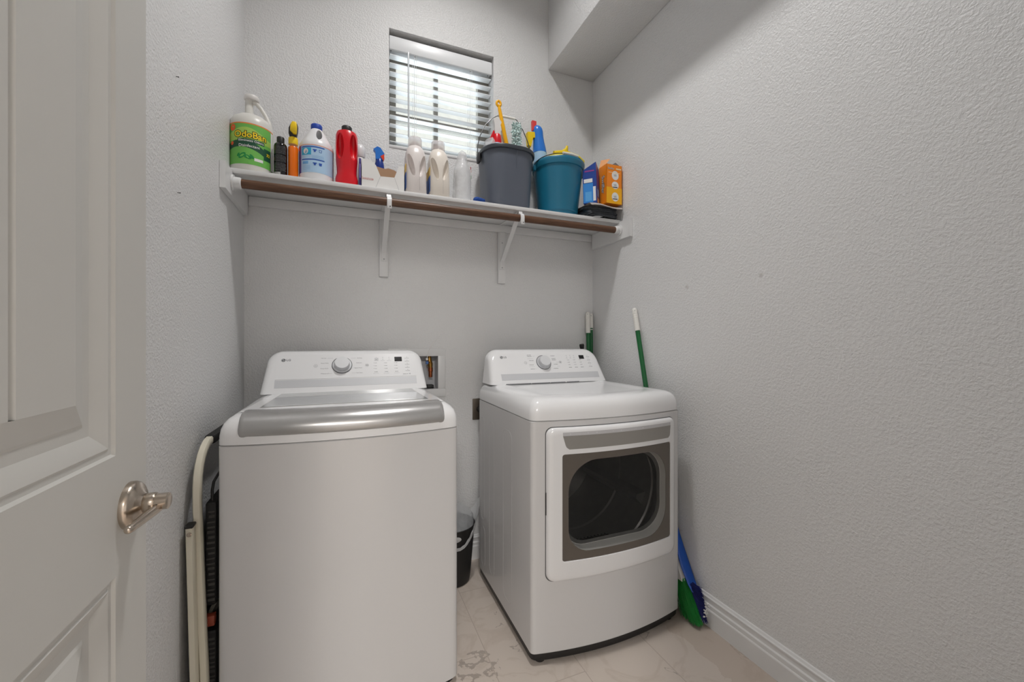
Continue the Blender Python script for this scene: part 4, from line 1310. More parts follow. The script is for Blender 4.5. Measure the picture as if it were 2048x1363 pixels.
# leaves
for a_, z_, r_, tw in ((-14, 1.878, 0.016, 40), (0, 1.874, 0.014, -20), (11, 1.877, 0.010, -50), (-24, 1.880, 0.008, 60)):
    fn = cyl_fn(c, rad + 0.0006, a_, z_)
    pts = []
    for q in range(16):
        t_ = 2 * PI * q / 16
        x_, y_ = r_ * math.cos(t_), r_ * 0.48 * math.sin(t_)
        pts.append(fn(x_ * math.cos(R(tw)) - y_ * math.sin(R(tw)), x_ * math.sin(R(tw)) + y_ * math.cos(R(tw))))
    lb.add(pts, [list(range(16))], 5)
cyl_patch(lb, c, rad + 0.0006, 17, 40, 1.862, 1.873, 6, n=6)
lb.text('OdoBan', 0.034, cyl_fn(c, rad + 0.0008, 7, 1.959), 7, 0.085)
lb.text('OdoBan', 0.034, cyl_fn(c, rad + 0.0012, 7, 1.959), 8, 0.018)
cyl_patch(lb, c, rad + 0.0006, -26, 44, 1.930, 1.9435, 2, n=16)
lb.text('Eliminates Odors', 0.0125, cyl_fn(c, rad + 0.0011, 9, 1.9368), 6, 0.008)
lb.text('Disinfectant', 0.0150, cyl_fn(c, rad + 0.0010, 4, 1.9165), 6, 0.006)
lb.text('32', 0.016, cyl_fn(c, rad + 0.0010, 56, 1.900), 8, 0.02)
lb.build('label_sheet', [mat('label_green', (112, 186, 84), 0.45, noise_amt=0.12, nscale=14), mat('label_orange', (236, 138, 70), 0.5), mat('label_dark_green', (18, 78, 52), 0.5), mat('label_lime', (168, 206, 92), 0.45), mat('label_flame', (240, 98, 36), 0.5), mat('label_leaf', (20, 138, 66), 0.5), M_CARD, mat('label_outline', (24, 48, 24), 0.5), mat('label_yellow', (250, 216, 22), 0.5)], j, flip=False)

# --- black bottle
c = (-0.2505, 1.868, 0)
t = thing('black_bottle', 'slim black bottle with small white print between green jug and orange spray', 'bottle', (c[0], c[1], Z0))
MB().lathe([(0.023, Z0), (0.0245, Z0 + 0.004), (0.0245, 1.946), (0.023, 1.954), (0.018, 1.960), (0.013, 1.963)], c=(c[0], c[1], 0), seg=32).build('bottle_body', M_BLACKG, t)
MB().lathe([(0.0135, 1.960), (0.0138, 1.962), (0.0138, 1.984), (0.0125, 1.986)], c=(c[0], c[1], 0), seg=24).build('cap', M_BLACK, t)
pr = MB()
for q in range(19):
    z = 1.940 - q * 0.0052
    a = -52.0
    while a < 55:
        w = random.uniform(4, 13)
        if q not in (6, 12): cyl_patch(pr, c, 0.02465, a, min(a + w, 58), z, z + 0.0016, 0, n=3)
        a += w + random.uniform(2, 4)
cyl_patch(pr, c, 0.0248, -58, 4, 1.822, 1.838, 1, n=6)
for q in range(9):
    cyl_patch(pr, c, 0.0250, -54 + q * 6, -52 + q * 6 + (q % 3), 1.824, 1.837, 2, n=1)
pr.build('print', [mat('dim_white_print', (104, 104, 104), 0.6), M_CARD, M_BLACK], t, flip=False)

# --- orange spray bottle
c = (-0.206, 1.873, 0)
t = thing('spray_bottle', 'slim clear spray bottle of orange liquid with yellow and black nozzle', 'spray bottle', (c[0], c[1], Z0), 'spray bottles on the shelf')
MB().lathe([(0.0172, Z0), (0.0188, Z0 + 0.004), (0.0188, 1.952), (0.017, 1.956)], c=(c[0], c[1], 0), seg=28).build('liquid', M_ORANGE, t)
MB().lathe([(0.0187, 1.9565), (0.0187, 1.958), (0.017, 1.968), (0.014, 1.974)], c=(c[0], c[1], 0), seg=28).build('bottle_body', clear_material('clear_bottle', (230, 222, 214), 0.07, rough=0.12), t)
MB().lathe([(0.0172, 1.966), (0.0176, 1.968), (0.0176, 1.990), (0.016, 1.994), (0.012, 1.998)], c=(c[0], c[1], 0), seg=28).build('collar', M_YELLOW, t)
hd = MB()
hd.loft([rr(0.024, 0.030, 0.008, 1.994, c[0], c[1]), rr(0.030, 0.038, 0.010, 2.008, c[0] - 0.001, c[1]), rr(0.032, 0.046, 0.010, 2.026, c[0] + 0.001, c[1] - 0.003), rr(0.026, 0.044, 0.010, 2.042, c[0] + 0.005, c[1] - 0.006), rr(0.014, 0.026, 0.006, 2.050, c[0] + 0.008, c[1] - 0.006)])
hd.build('nozzle', M_BLACK, t)
hd = MB()
hd.loft([rr(0.012, 0.010, 0.004, 2.003, c[0] + 0.008, c[1] - 0.022), rr(0.024, 0.014, 0.005, 2.012, c[0] + 0.004, c[1] - 0.027), rr(0.024, 0.016, 0.006, 2.032, c[0] + 0.005, c[1] - 0.029), rr(0.017, 0.022, 0.006, 2.048, c[0] + 0.006, c[1] - 0.022), rr(0.010, 0.014, 0.004, 2.0535, c[0] + 0.007, c[1] - 0.016)])
hd.build('trigger', M_YELLOW, t)

# --- bleach jug
c = (-0.121, 1.893, 0)
t = thing('bleach_jug', 'white jug with royal blue cap and pale blue label, left of the red jug', 'jug', (c[0], c[1], Z0))
mb = MB().lathe([(0.058, Z0), (0.065, Z0 + 0.006), (0.066, Z0 + 0.018), (0.066, 1.968), (0.0645, 1.978), (0.058, 1.990), (0.048, 2.006), (0.038, 2.024), (0.029, 2.040), (0.022, 2.050), (0.019, 2.053), (0.019, 2.060)], c=(c[0], c[1], 0), seg=48)
jb = mb.build('jug_body', M_WHITEB, t)
k = MB().sphere((c[0] + 0.012 - ORG[jb.name].x, -0.030, 2.016 - Z0), (0.0115, 0.060, 0.027), 24, 16)
cut(jb, k)
MB().lathe([(0.0215, 2.052), (0.022, 2.054), (0.022, 2.070), (0.020, 2.073)], c=(c[0], c[1], 0), seg=30).build('cap', M_BLUECAP, t)
lb = MB(); rad = 0.0663
cyl_patch(lb, c, rad, -88, 88, 1.850, 1.964, 0, n=44)
cyl_patch(lb, c, rad + 0.0003, -88, 88, 1.960, 1.9635, 1, n=44)
cyl_patch(lb, c, rad + 0.0003, -88, -54, 1.850, 1.960, 7, n=10)
cyl_patch(lb, c, rad + 0.0006, -86, -62, 1.944, 1.961, 6, n=6)
cyl_patch(lb, c, rad + 0.0003, -50, 30, 1.9515, 1.9560, 2, n=20)
cyl_patch(lb, c, rad + 0.0003, -50, 30, 1.9000, 1.9045, 2, n=20)
cyl_patch(lb, c, rad + 0.0003, -50, -14, 1.921, 1.9500, 3, n=10)
fn = cyl_fn(c, rad + 0.0006, -33, 1.9355)
lb.add([fn(0.0105 * math.cos(2 * PI * q / 24), 0.0115 * math.sin(2 * PI * q / 24)) for q in range(24)], [list(range(24))], 4)
for q in range(3):
    lb.add([fn(-0.006 + q * 0.005, -0.007), fn(-0.004 + q * 0.005, -0.007), fn(-0.004 + q * 0.005, 0.007), fn(-0.006 + q * 0.005, 0.007)], [[0, 1, 2, 3]], 5)
for z_ in (1.939, 1.885):
    fn = cyl_fn(c, rad + 0.0006, -2, z_)
    lb.add([fn(x_, y_) for x_, y_ in ((-0.007, 0.005), (0.007, 0.005), (0.008, 0.001), (0.004, 0.001), (0.003, -0.006), (-0.003, -0.006), (-0.004, 0.001), (-0.008, 0.001))], [list(range(8))], 2)
    fn = cyl_fn(c, rad + 0.0006, 8, z_)
    lb.add([fn(-0.001, -0.0006), fn(0.001, -0.0006), fn(0.001, 0.0006), fn(-0.001, 0.0006)], [[0, 1, 2, 3]], 2)
    fn = cyl_fn(c, rad + 0.0006, 16, z_)
    o_ = [(-0.006, 0.005), (0.006, 0.005), (0.0045, -0.006), (-0.0045, -0.006)]
    if z_ > 1.9:
        i_ = [(x_ * 0.72, y_ * 0.72) for x_, y_ in o_]
        lb.loft([[Vector(fn(*p)) for p in o_], [Vector(fn(*p)) for p in i_]], 2, (False, False))
    else:
        lb.add([fn(*p) for p in o_], [[0, 1, 2, 3]], 2)
cyl_patch(lb, c, rad + 0.0003, -46, -24, 1.884, 1.895, 8, n=6)
for q in range(4):
    cyl_patch(lb, c, rad + 0.0003, -47, -17, 1.876 - q * 0.005, 1.8768 - q * 0.005, 8, n=6)
    cyl_patch(lb, c, rad + 0.0003, -12, 28, 1.918 - q * 0.004, 1.9188 - q * 0.004, 8, n=6)
lb.build('label_sheet', [M_LBLUE, mat('label_peach', (238, 170, 150), 0.5), mat('label_royal', (24, 78, 172), 0.5), mat('label_turquoise', (36, 164, 206), 0.5), M_CARD, mat('label_blush', (240, 196, 186), 0.5), mat('label_red_orange', (236, 84, 48), 0.5), mat('label_violet', (84, 84, 156), 0.5), mat('label_mid_blue', (110, 168, 222), 0.5)], t, flip=False)

# --- red jug
c = (-0.003, 1.880, 0)
t = thing('red_jug', 'red plastic jug with black cap standing left of the white dryer sheet box', 'jug', (c[0], c[1], Z0))
mb = MB()
mb.loft([rr(w, d, r_, z, c[0], c[1], 8) for w, d, r_, z in ((0.080, 0.095, 0.03, Z0), (0.088, 0.104, 0.032, Z0 + 0.004), (0.090, 0.106, 0.034, Z0 + 0.03), (0.078, 0.096, 0.032, Z0 + 0.052), (0.080, 0.098, 0.034, 1.90), (0.086, 0.104, 0.036, 1.935), (0.088, 0.104, 0.038, 2.0), (0.086, 0.102, 0.038, 2.035), (0.078, 0.090, 0.036, 2.050), (0.056, 0.062, 0.026, 2.058), (0.040, 0.040, 0.0195, 2.060), (0.038, 0.038, 0.018, 2.066))])
rb_ = mb.build('jug_body', M_RED, t)
k1 = MB().sphere((0.0275, -0.054, 1.980 - Z0), (0.0165, 0.034, 0.056), 28, 20, M=None)
k2 = MB().sphere((-0.0275, -0.054, 1.980 - Z0), (0.0165, 0.034, 0.056), 28, 20)
cut(rb_, k1, k2)
MB().lathe([(0.0205, 2.060), (0.021, 2.062), (0.021, 2.080), (0.019, 2.083)], c=(c[0], c[1], 0), seg=30).build('cap', M_BLACK, t)

# --- white bottle behind, and the narrow purple box beside the red jug
c = (0.0525, 1.985, 0)
t = thing('white_bottle', 'white round-capped bottle standing behind the red jug', 'bottle', (c[0], c[1], Z0))
MB().lathe([(0.020, Z0), (0.022, Z0 + 0.004), (0.022, 1.99), (0.016, 2.008)], c=(c[0], c[1], 0), seg=24).build('bottle_body', M_WHITEB, t)
MB().lathe([(0.020, 2.005), (0.0225, 2.012), (0.0235, 2.035), (0.021, 2.052), (0.014, 2.062), (0.004, 2.066)], c=(c[0], c[1], 0), seg=28).build('cap', M_WHITEB, t)
solo('purple_box', MB().box((0.0455, 1.842, Z0), (0.0535, 1.945, 1.944), m=0, bev=0.001).box((0.0468, 1.8413, 1.86), (0.0522, 1.8422, 1.92), m=1), [mat('purple_card', (58, 50, 128), 0.4), mat('lilac_card', (140, 132, 196), 0.4)], 'narrow purple box wedged between red jug and white box', 'box', (0.05, 1.89, Z0))

# --- dryer sheet box with torn-open front
bx0_, bx1_, by0, by1, bz0 = 0.0556, 0.2320, 1.8350, 1.9300, Z0
t = thing('dryer_sheet_box', 'white card box with a torn-open front, red lettering at its lower left', 'box', ((bx0_ + bx1_) / 2, (by0 + by1) / 2, bz0))
th = 0.0012
fp = MB()
def on(x, z): return (x, z)
outline = [(bx0_, bz0), (bx1_, bz0), (bx1_, 1.934), (0.209, 1.932), (0.190, 1.879), (0.132, 1.876), (0.113, 1.921), (0.092, 1.940), (bx0_, 1.942)]
fp.prism(outline, by0, by0 + th)
fp.build('front_panel', M_CARD, t)
bk2 = MB().prism([(bx0_, bz0), (bx1_, bz0), (bx1_, 1.935), (0.225, 1.940), (0.212, 1.936), (0.198, 1.944), (0.172, 1.949), (0.158, 1.944), (0.120, 1.950), (0.09, 1.948), (bx0_, 1.945)], by1 - 0.012 - th, by1 - 0.012)
bk2.build('back_panel', M_KRAFT, t)
MB().box((bx0_, by0 + th, bz0), (bx0_ + th, by1, 1.942)).box((bx1_ - th, by0 + th, bz0), (bx1_, by1, 1.934)).box((bx0_ + th, by0 + th, bz0), (bx1_ - th, by1, bz0 + th)).build('side_panels', M_CARD, t)
pr = MB()
F = lambda dx, dz: flat_fn((dx, by0 - 0.0005, dz), (1, 0, 0), (0, 0, 1))
pr.text('bounce', 0.0155, F(0.0795, 1.859), 0, 0.035)
F2 = flat_fn((0.0795, by0 - 0.0009, 1.859), (1, 0, 0), (0, 0, 1))
pr.text('bounce', 0.0155, F2, 1, -0.004)
for (xa, za), (xb, zb_) in (((0.132, 1.876), (0.113, 1.826)), ((0.190, 1.879), (0.209, 1.826))):
    pr.add([(xa - 0.0006, by0 - 0.0003, za), (xa + 0.0006, by0 - 0.0003, za), (xb + 0.0006, by0 - 0.0003, zb_), (xb - 0.0006, by0 - 0.0003, zb_)], [[0, 1, 2, 3]], 2)
pr.build('print', [mat('print_red', (214, 52, 58), 0.5), M_CARD, M_PRINTL], t, flip=False)

# --- blue trigger bottle behind the box
c = (0.138, 1.985, 0)
t = thing('spray_bottle', 'blue spray bottle with red trigger standing behind the torn white box', 'spray bottle', (c[0], c[1], Z0), 'spray bottles on the shelf')
MB().lathe([(0.028, Z0), (0.030, Z0 + 0.004), (0.030, 1.93), (0.022, 1.955), (0.0145, 1.965)], c=(c[0], c[1], 0), seg=28).build('bottle_body', M_BLUECAP, t)
MB().lathe([(0.0235, 1.955), (0.0225, 1.97), (0.020, 1.990), (0.016, 2.006), (0.013, 2.012)], c=(c[0], c[1], 0), seg=28).build('collar', mat('deep_blue_plastic', (14, 52, 140), 0.3), t)
h_ = MB().prism([(c[0] - 0.017, 2.008), (c[0] + 0.014, 2.006), (c[0] + 0.022, 2.036), (c[0] + 0.004, 2.062), (c[0] - 0.010, 2.066), (c[0] - 0.027, 2.052), (c[0] - 0.022, 2.046), (c[0] - 0.018, 2.040)], c[1] - 0.013, c[1] + 0.013)
h_.build('nozzle', M_SKYB, t)
MB().prism([(c[0] + 0.003, 2.022), (c[0] + 0.020, 2.034), (c[0] + 0.021, 2.012), (c[0] + 0.016, 2.004)], c[1] - 0.015, c[1] + 0.010).build('trigger', mat('vermilion_plastic', (226, 66, 36), 0.35), t)

# --- two pearl detergent bottles
def detergent(cx, label, m_body):
    c = (cx, 1.888, 0)
    t = thing('detergent_bottle', label, 'bottle', (c[0], c[1], Z0), 'pearl white detergent bottles')
    mb = MB()
    mb.loft([rr(w, d, r_, z, c[0], c[1], 8) for w, d, r_, z in ((0.086, 0.118, 0.022, Z0), (0.092, 0.124, 0.026, Z0 + 0.005), (0.092, 0.124, 0.028, 1.90), (0.090, 0.120, 0.032, 1.96), (0.088, 0.112, 0.036, 2.0), (0.080, 0.098, 0.036, 2.025), (0.070, 0.078, 0.033, 2.040), (0.060, 0.060, 0.0295, 2.048), (0.058, 0.058, 0.0288, 2.052))])
    o = mb.build('bottle_body', m_body, t)
    # leaf-shaped finger grips pressed in on both sides of the central ridge
    for sgn in (-1, 1):
        T = Matrix.Translation((sgn * 0.0285, -0.066, 1.956 - Z0)) @ Matrix.Rotation(R(sgn * 15), 4, 'Y')
        k = MB().sphere((0, 0, 0), (0.0135, 0.036, 0.062), 28, 20, M=T)
        cut(o, k)
    MB().box((c[0] + 0.0105, c[1] - 0.0628, 1.835), (c[0] + 0.0115, c[1] - 0.0615, 1.965)).build('mould_seam', mat('seam_line_plastic', (190, 184, 182), 0.4), t)
    MB().lathe([(0.0305, 2.050), (0.0315, 2.053), (0.0305, 2.088), (0.029, 2.091)], c=(c[0], c[1], 0), seg=32).build('cap', M_CAPCLEAR, t)
    MB().lathe([(0.024, 2.052), (0.024, 2.064), (0.018, 2.070)], c=(c[0], c[1], 0), seg=28).build('spout', M_CAPCLEAR, t)
    s_ = MB()
    s_.box((c[0] - 0.0472, c[1] - 0.045, 1.845), (c[0] - 0.0458, c[1] + 0.05, 1.915), m=0).box((c[0] - 0.0474, c[1] - 0.04, 1.915), (c[0] - 0.0455, c[1] + 0.04, 1.955), m=1)
    s_.build('side_label', [mat('label_blue_stripe', (48, 104, 190), 0.5), mat('label_gold_stripe', (232, 196, 96), 0.5)], t)
detergent(0.2865, 'pearl white detergent bottle with clear cap, next to the torn white box', M_PEARL)
detergent(0.3925, 'pearl white detergent bottle with clear cap, next to the plastic-wrapped bottle', mat('ivory_bottle_plastic', (230, 222, 212), 0.3))

# --- plastic-wrapped white bottle
c = (0.508, 1.885, 0)
t = thing('wrapped_bottle', 'white bottle still in crinkled clear plastic wrap, left of the grey bucket', 'bottle', (c[0], c[1], Z0))
MB().lathe([(0.030, Z0), (0.034, Z0 + 0.005), (0.033, 1.93), (0.026, 1.985), (0.016, 2.03), (0.013, 2.036), (0.013, 2.052), (0.010, 2.055)], c=(c[0], c[1], 0), seg=28).build('bottle_body', M_WHITEB, t)
mb = MB().lathe([(0.046, Z0 + 0.001)] + [(0.046 - 0.008 * q / 12 - 0.018 * max(0, q - 9) / 6, Z0 + 0.001 + 0.24 * q / 15) for q in range(1, 16)] + [(0.008, 2.072)], c=(c[0], c[1], 0), seg=40, ex=1.0, ey=0.9)
w_o = mb.build('plastic_wrap', M_BAG, t, jitter=0.006, jscale=28, sharp=80)
pr = MB()
fn = cyl_fn(c, 0.0385, 48, 1.0)
for (a_, z_, r_, mi) in ((52, 1.985, 0.008, 0), (58, 1.972, 0.006, 0), (64, 1.945, 0.009, 1), (70, 1.955, 0.006, 1)):
    fn = cyl_fn(c, 0.044, a_, z_)
    pr.add([fn(r_ * 0.7 * math.cos(2 * PI * q / 10), r_ * math.sin(2 * PI * q / 10)) for q in range(10)], [list(range(10))], mi)
pr.build('wrap_print', [mat('print_rose', (206, 84, 92), 0.5), mat('print_leaf_green', (56, 146, 74), 0.5)], t, flip=False)
def blob(name, c, r, mat_, label, cat, jit=0.012, js=40, seg=28):
    mb = MB().sphere(c, r, seg, 16)
    return solo(name, mb, mat_, label, cat, (c[0], c[1], c[2] - r[2]), jitter=jit, jscale=js, sharp=80)
blob('cleaning_cloth', (0.588, 1.872, Z0 + 0.018), (0.030, 0.034, 0.017), M_CLOTHB, 'crumpled dark blue cloth on the shelf left of the grey bucket', 'cloth', 0.006, 60)

# --- grey bucket
c = (0.757, 1.957)
t = thing('bucket', 'slate grey bucket with upright wire handle, full of cleaning supplies', 'bucket', (c[0], c[1], Z0), 'buckets on the shelf')
def bring(w, d, r_, z): return rr(w, d, r_, z, c[0], c[1], 8)
bz = 2.118
bmb = MB().loft([bring(0.205, 0.195, 0.05, Z0), bring(0.215, 0.205, 0.055, Z0 + 0.006), bring(0.226, 0.212, 0.062, Z0 + 0.04), bring(0.256, 0.246, 0.09, bz - 0.06), bring(0.268, 0.258, 0.10, bz - 0.004), bring(0.266, 0.256, 0.10, bz), bring(0.258, 0.248, 0.096, bz - 0.004), bring(0.246, 0.236, 0.088, bz - 0.06), bring(0.206, 0.196, 0.055, Z0 + 0.012)])
bmb.build('pail', M_SLATE, t, sharp=50)
MB().loft([bring(0.270, 0.260, 0.101, bz - 0.018), bring(0.284, 0.272, 0.107, bz - 0.016), bring(0.286, 0.274, 0.108, bz - 0.004), bring(0.282, 0.270, 0.106, bz + 0.002), bring(0.268, 0.256, 0.10, bz + 0.002), bring(0.266, 0.254, 0.099, bz - 0.006)], caps=(False, False)).build('rim', M_SLATED, t, sharp=50)
sp = MB()
sp.tube([(c[0] + 0.012, c[1] - 0.1292, bz - 0.02), (c[0] + 0.012, c[1] - 0.1235, bz - 0.06), (c[0] + 0.012, c[1] - 0.119, bz - 0.105)], [0.0026, 0.0022, 0.0008], 8)
sp.build('moulded_ridge', M_SLATE, t)
for sx in (-1, 1):
    ear = MB().box((c[0] + sx * 0.137, c[1] - 0.018, bz - 0.055), (c[0] + sx * 0.150, c[1] + 0.018, bz - 0.006), bev=0.004)
    ear.build('handle_ear', M_BLACK, t)
hw_, hh_ = 0.150, 0.222
bp_ = [Vector((c[0] - 0.150, c[1], bz - 0.03)), Vector((c[0] - 0.150, c[1], bz + 0.03)), Vector((c[0] - 0.136, c[1], bz + 0.085)), Vector((c[0] - 0.108, c[1], bz + 0.145)), Vector((c[0] - 0.072, c[1], bz + 0.185)), Vector((c[0] - 0.040, c[1], bz + 0.205)), Vector((c[0] + 0.05, c[1], bz + 0.207)), Vector((c[0] + 0.064, c[1], bz + 0.203)), Vector((c[0] + 0.098, c[1], bz + 0.160)), Vector((c[0] + 0.128, c[1], bz + 0.100)), Vector((c[0] + 0.147, c[1], bz + 0.040)), Vector((c[0] + 0.150, c[1], bz - 0.03))]
MB().tube(bp_, 0.0022, 8).build('wire_handle', M_WIRE, t)
MB().tube([(c[0] - 0.04, c[1], bz + 0.205), (c[0] + 0.005, c[1], bz + 0.207), (c[0] + 0.055, c[1], bz + 0.207)], 0.0065, 14).build('handle_grip', M_GRIP, t)

# contents of the grey bucket
c = (0.700, 1.925)
t = thing('spray_bottle', 'white-headed spray bottle with red collar and pale blue body in the grey bucket', 'spray bottle', (c[0], c[1], Z0 + 0.014), 'spray bottles on the shelf')
MB().lathe([(0.030, Z0 + 0.014), (0.032, Z0 + 0.02), (0.032, 2.10), (0.028, 2.130), (0.024, 2.158)], c=(c[0], c[1], 0), seg=26).build('bottle_body', mat('pale_blue_plastic', (176, 210, 236), 0.35), t)
MB().lathe([(0.024, 2.156), (0.0235, 2.175), (0.020, 2.200), (0.017, 2.206)], c=(c[0], c[1], 0), seg=24).build('collar', M_RED, t)
MB().prism([(c[0] - 0.014, 2.204), (c[0] + 0.015, 2.204), (c[0] + 0.014, 2.25), (c[0] + 0.020, 2.268), (c[0] + 0.006, 2.286), (c[0] - 0.012, 2.286), (c[0] - 0.022, 2.276), (c[0] - 0.016, 2.25)], c[1] - 0.012, c[1] + 0.012).build('nozzle', mat('translucent_white_plastic', (220, 216, 214), 0.35), t)
MB().prism([(c[0] - 0.020, 2.225), (c[0] - 0.014, 2.215), (c[0] - 0.028, 2.178), (c[0] - 0.040, 2.176)], c[1] - 0.006, c[1] + 0.006).build('trigger', M_RED, t)
brs = thing('scrub_brush', 'golden yellow brush handle sticking up out of the grey bucket', 'brush', (0.835, 1.935, Z0 + 0.014))
d0 = Vector((0.716, 1.945, 2.372)); d1 = Vector((0.825, 1.935, 1.86))
pb = [d0 + (d1 - d0) * q for q in (0, 0.05, 0.2, 0.4, 0.7, 1.0)]
MB().tube(pb, [0.0075, 0.009, 0.0105, 0.0112, 0.0115, 0.0115], 14, flat=0.7).build('handle', M_AMBERY, brs)
ring = [d0 + Vector((0.011 * math.cos(2 * PI * q / 16), 0, 0.006 + 0.013 * math.sin(2 * PI * q / 16))) for q in range(17)]
MB().tube(ring, 0.0062, 10, caps=False).build('hanging_loop', M_AMBERY, brs)
MB().box((0.800, 1.905, Z0 + 0.015), (0.850, 1.965, Z0 + 0.05), bev=0.01).build('brush_head', M_AMBERY, brs)
du = thing('duster', 'fluffy mint green duster head standing in the grey bucket', 'duster', (0.824, 1.965, Z0 + 0.014))
MB().tube([(0.824, 1.965, Z0 + 0.015), (0.824, 1.965, 2.06)], 0.008, 10).build('stick', M_GRIP, du)
fz = MB()
for i in range(420):
    u = random.random(); a = random.uniform(0, 2 * PI)
    rr0 = 0.012; rr1 = random.uniform(0.020, 0.031)
    z = 2.05 + 0.255 * u
    p0 = Vector((0.824 + rr0 * math.cos(a), 1.965 + rr0 * math.sin(a), z)); p1 = Vector((0.824 + rr1 * math.cos(a + 0.3), 1.965 + rr1 * math.sin(a + 0.3), z + random.uniform(-0.012, 0.012)))
    fz.tube([p0, (p0 + p1) / 2 + Vector((0, 0, 0.003)), p1], [0.0035, 0.0045, 0.0025], 5)
fz.build('fluff', M_FUZZ, du)['kind'] = 'stuff'
c = (0.757, 1.99)
t = thing('milky_bottle', 'translucent white bottle behind the yellow brush in the grey bucket', 'bottle', (c[0], c[1], Z0 + 0.014))
MB().loft([rr(w, d, r_, z, c[0], c[1]) for w, d, r_, z in ((0.060, 0.05, 0.02, Z0 + 0.014), (0.064, 0.054, 0.022, Z0 + 0.02), (0.064, 0.054, 0.022, 2.20), (0.050, 0.046, 0.02, 2.23), (0.030, 0.030, 0.0145, 2.245))]).build('bottle_body', M_HDPE, t)
MB().lathe([(0.0165, 2.240), (0.017, 2.243), (0.017, 2.262), (0.015, 2.265)], c=(c[0], c[1], 0), seg=20).build('cap', M_WHITEB, t)
bagc = MB().sphere((0.668, 1.930, 2.115), (0.036, 0.040, 0.065), 26, 18)
solo('plastic_bag', bagc, M_BAG, 'crumpled clear plastic bag spilling over the left rim of the grey bucket', 'plastic bag', (0.668, 1.930, 2.05), jitter=0.016, jscale=38, sharp=80)

# --- teal bucket
c = (1.064, 1.954)
t = thing('bucket', 'teal round bucket with folded wire handle and yellow cloth on top', 'bucket', (c[0], c[1], Z0), 'buckets on the shelf')
bz = 2.112
MB().lathe([(0.092, Z0), (0.098, Z0 + 0.006), (0.100, Z0 + 0.028), (0.106, Z0 + 0.034), (0.131, bz - 0.05), (0.1365, bz), (0.133, bz), (0.128, bz - 0.05), (0.100, Z0 + 0.012), (0.01, Z0 + 0.010)], c=(c[0], c[1], 0), seg=56).build('pail', M_TEAL, t)
MB().lathe([(0.131, bz - 0.032), (0.139, bz - 0.030), (0.1435, bz - 0.012), (0.1445, bz), (0.1420, bz + 0.004), (0.134, bz + 0.002), (0.132, bz - 0.01)], c=(c[0], c[1], 0), seg=56, caps=(False, False)).build('rim', M_TEAL, t)
base_arc = []
for q in range(25):
    a = R(180 + 180.0 * q / 24)
    base_arc.append(Vector((c[0] + 0.050 * math.cos(a), c[1] - 0.108, Z0 + 0.034)))
for sx in (-1, 1):
    MB().box((c[0] + sx * 0.138, c[1] - 0.016, bz - 0.045), (c[0] + sx * 0.149, c[1] + 0.016, bz - 0.012), bev=0.004).build('handle_ear', M_TEAL, t)
# wire bail lying across the top towards the front
pts = []
for q in range(25):
    a = R(180 + 180.0 * q / 24)
    s_ = math.sin(math.pi * q / 24)
    pts.append(Vector((c[0] + 0.1485 * math.cos(a), c[1] + 0.118 * math.sin(a), bz - 0.026 + 0.048 * s_ ** 0.6)))
MB().tube(pts, 0.0022, 8).build('wire_handle', M_BLACK, t)
MB().tube([(c[0] - 0.035, c[1] - 0.1165, bz + 0.0225), (c[0] + 0.012, c[1] - 0.1185, bz + 0.023), (c[0] + 0.058, c[1] - 0.110, bz + 0.0215)], 0.0075, 14).build('handle_grip', M_GRIP, t)
# yellow cloth bundle and glove inside the bucket
cl_ = MB().sphere((c[0] + 0.018, c[1] + 0.012, bz + 0.022), (0.084, 0.078, 0.052), 40, 20)
solo('cleaning_cloth', cl_, M_CLOTHY, 'rumpled yellow cloth piled in the top of the teal bucket', 'cloth', (c[0], c[1], bz - 0.03), jitter=0.016, jscale=26, sharp=80)
gv = thing('rubber_glove', 'yellow rubber glove with a finger poking up from the teal bucket', 'glove', (c[0] + 0.02, c[1] + 0.01, bz))
g = MB()
g.tube([(c[0] + 0.000, c[1] - 0.005, bz + 0.065), (c[0] + 0.026, c[1] - 0.010, bz + 0.078), (c[0] + 0.044, c[1] - 0.014, bz + 0.098), (c[0] + 0.050, c[1] - 0.016, bz + 0.118)], [0.016, 0.015, 0.011, 0.006], 14)
g.tube([(c[0] - 0.03, c[1] - 0.01, bz + 0.068), (c[0] + 0.02, c[1] - 0.015, bz + 0.076), (c[0] + 0.060, c[1] - 0.018, bz + 0.078)], [0.012, 0.014, 0.011], 14)
g.build('glove_skin', mat('yellow_rubber', (236, 204, 20), 0.45), gv, jitter=0.003)
rl_ = MB().tube([(c[0] + 0.030, c[1] - 0.070, bz + 0.036), (c[0] + 0.080, c[1] - 0.062, bz + 0.036), (c[0] + 0.124, c[1] - 0.040, bz + 0.028)], 0.020, 20)
solo('rolled_cloth', rl_, M_CLOTHY, 'rolled pale yellow cloth on the right rim of the teal bucket', 'cloth', (c[0] + 0.085, c[1] - 0.07, bz - 0.005), jitter=0.002)
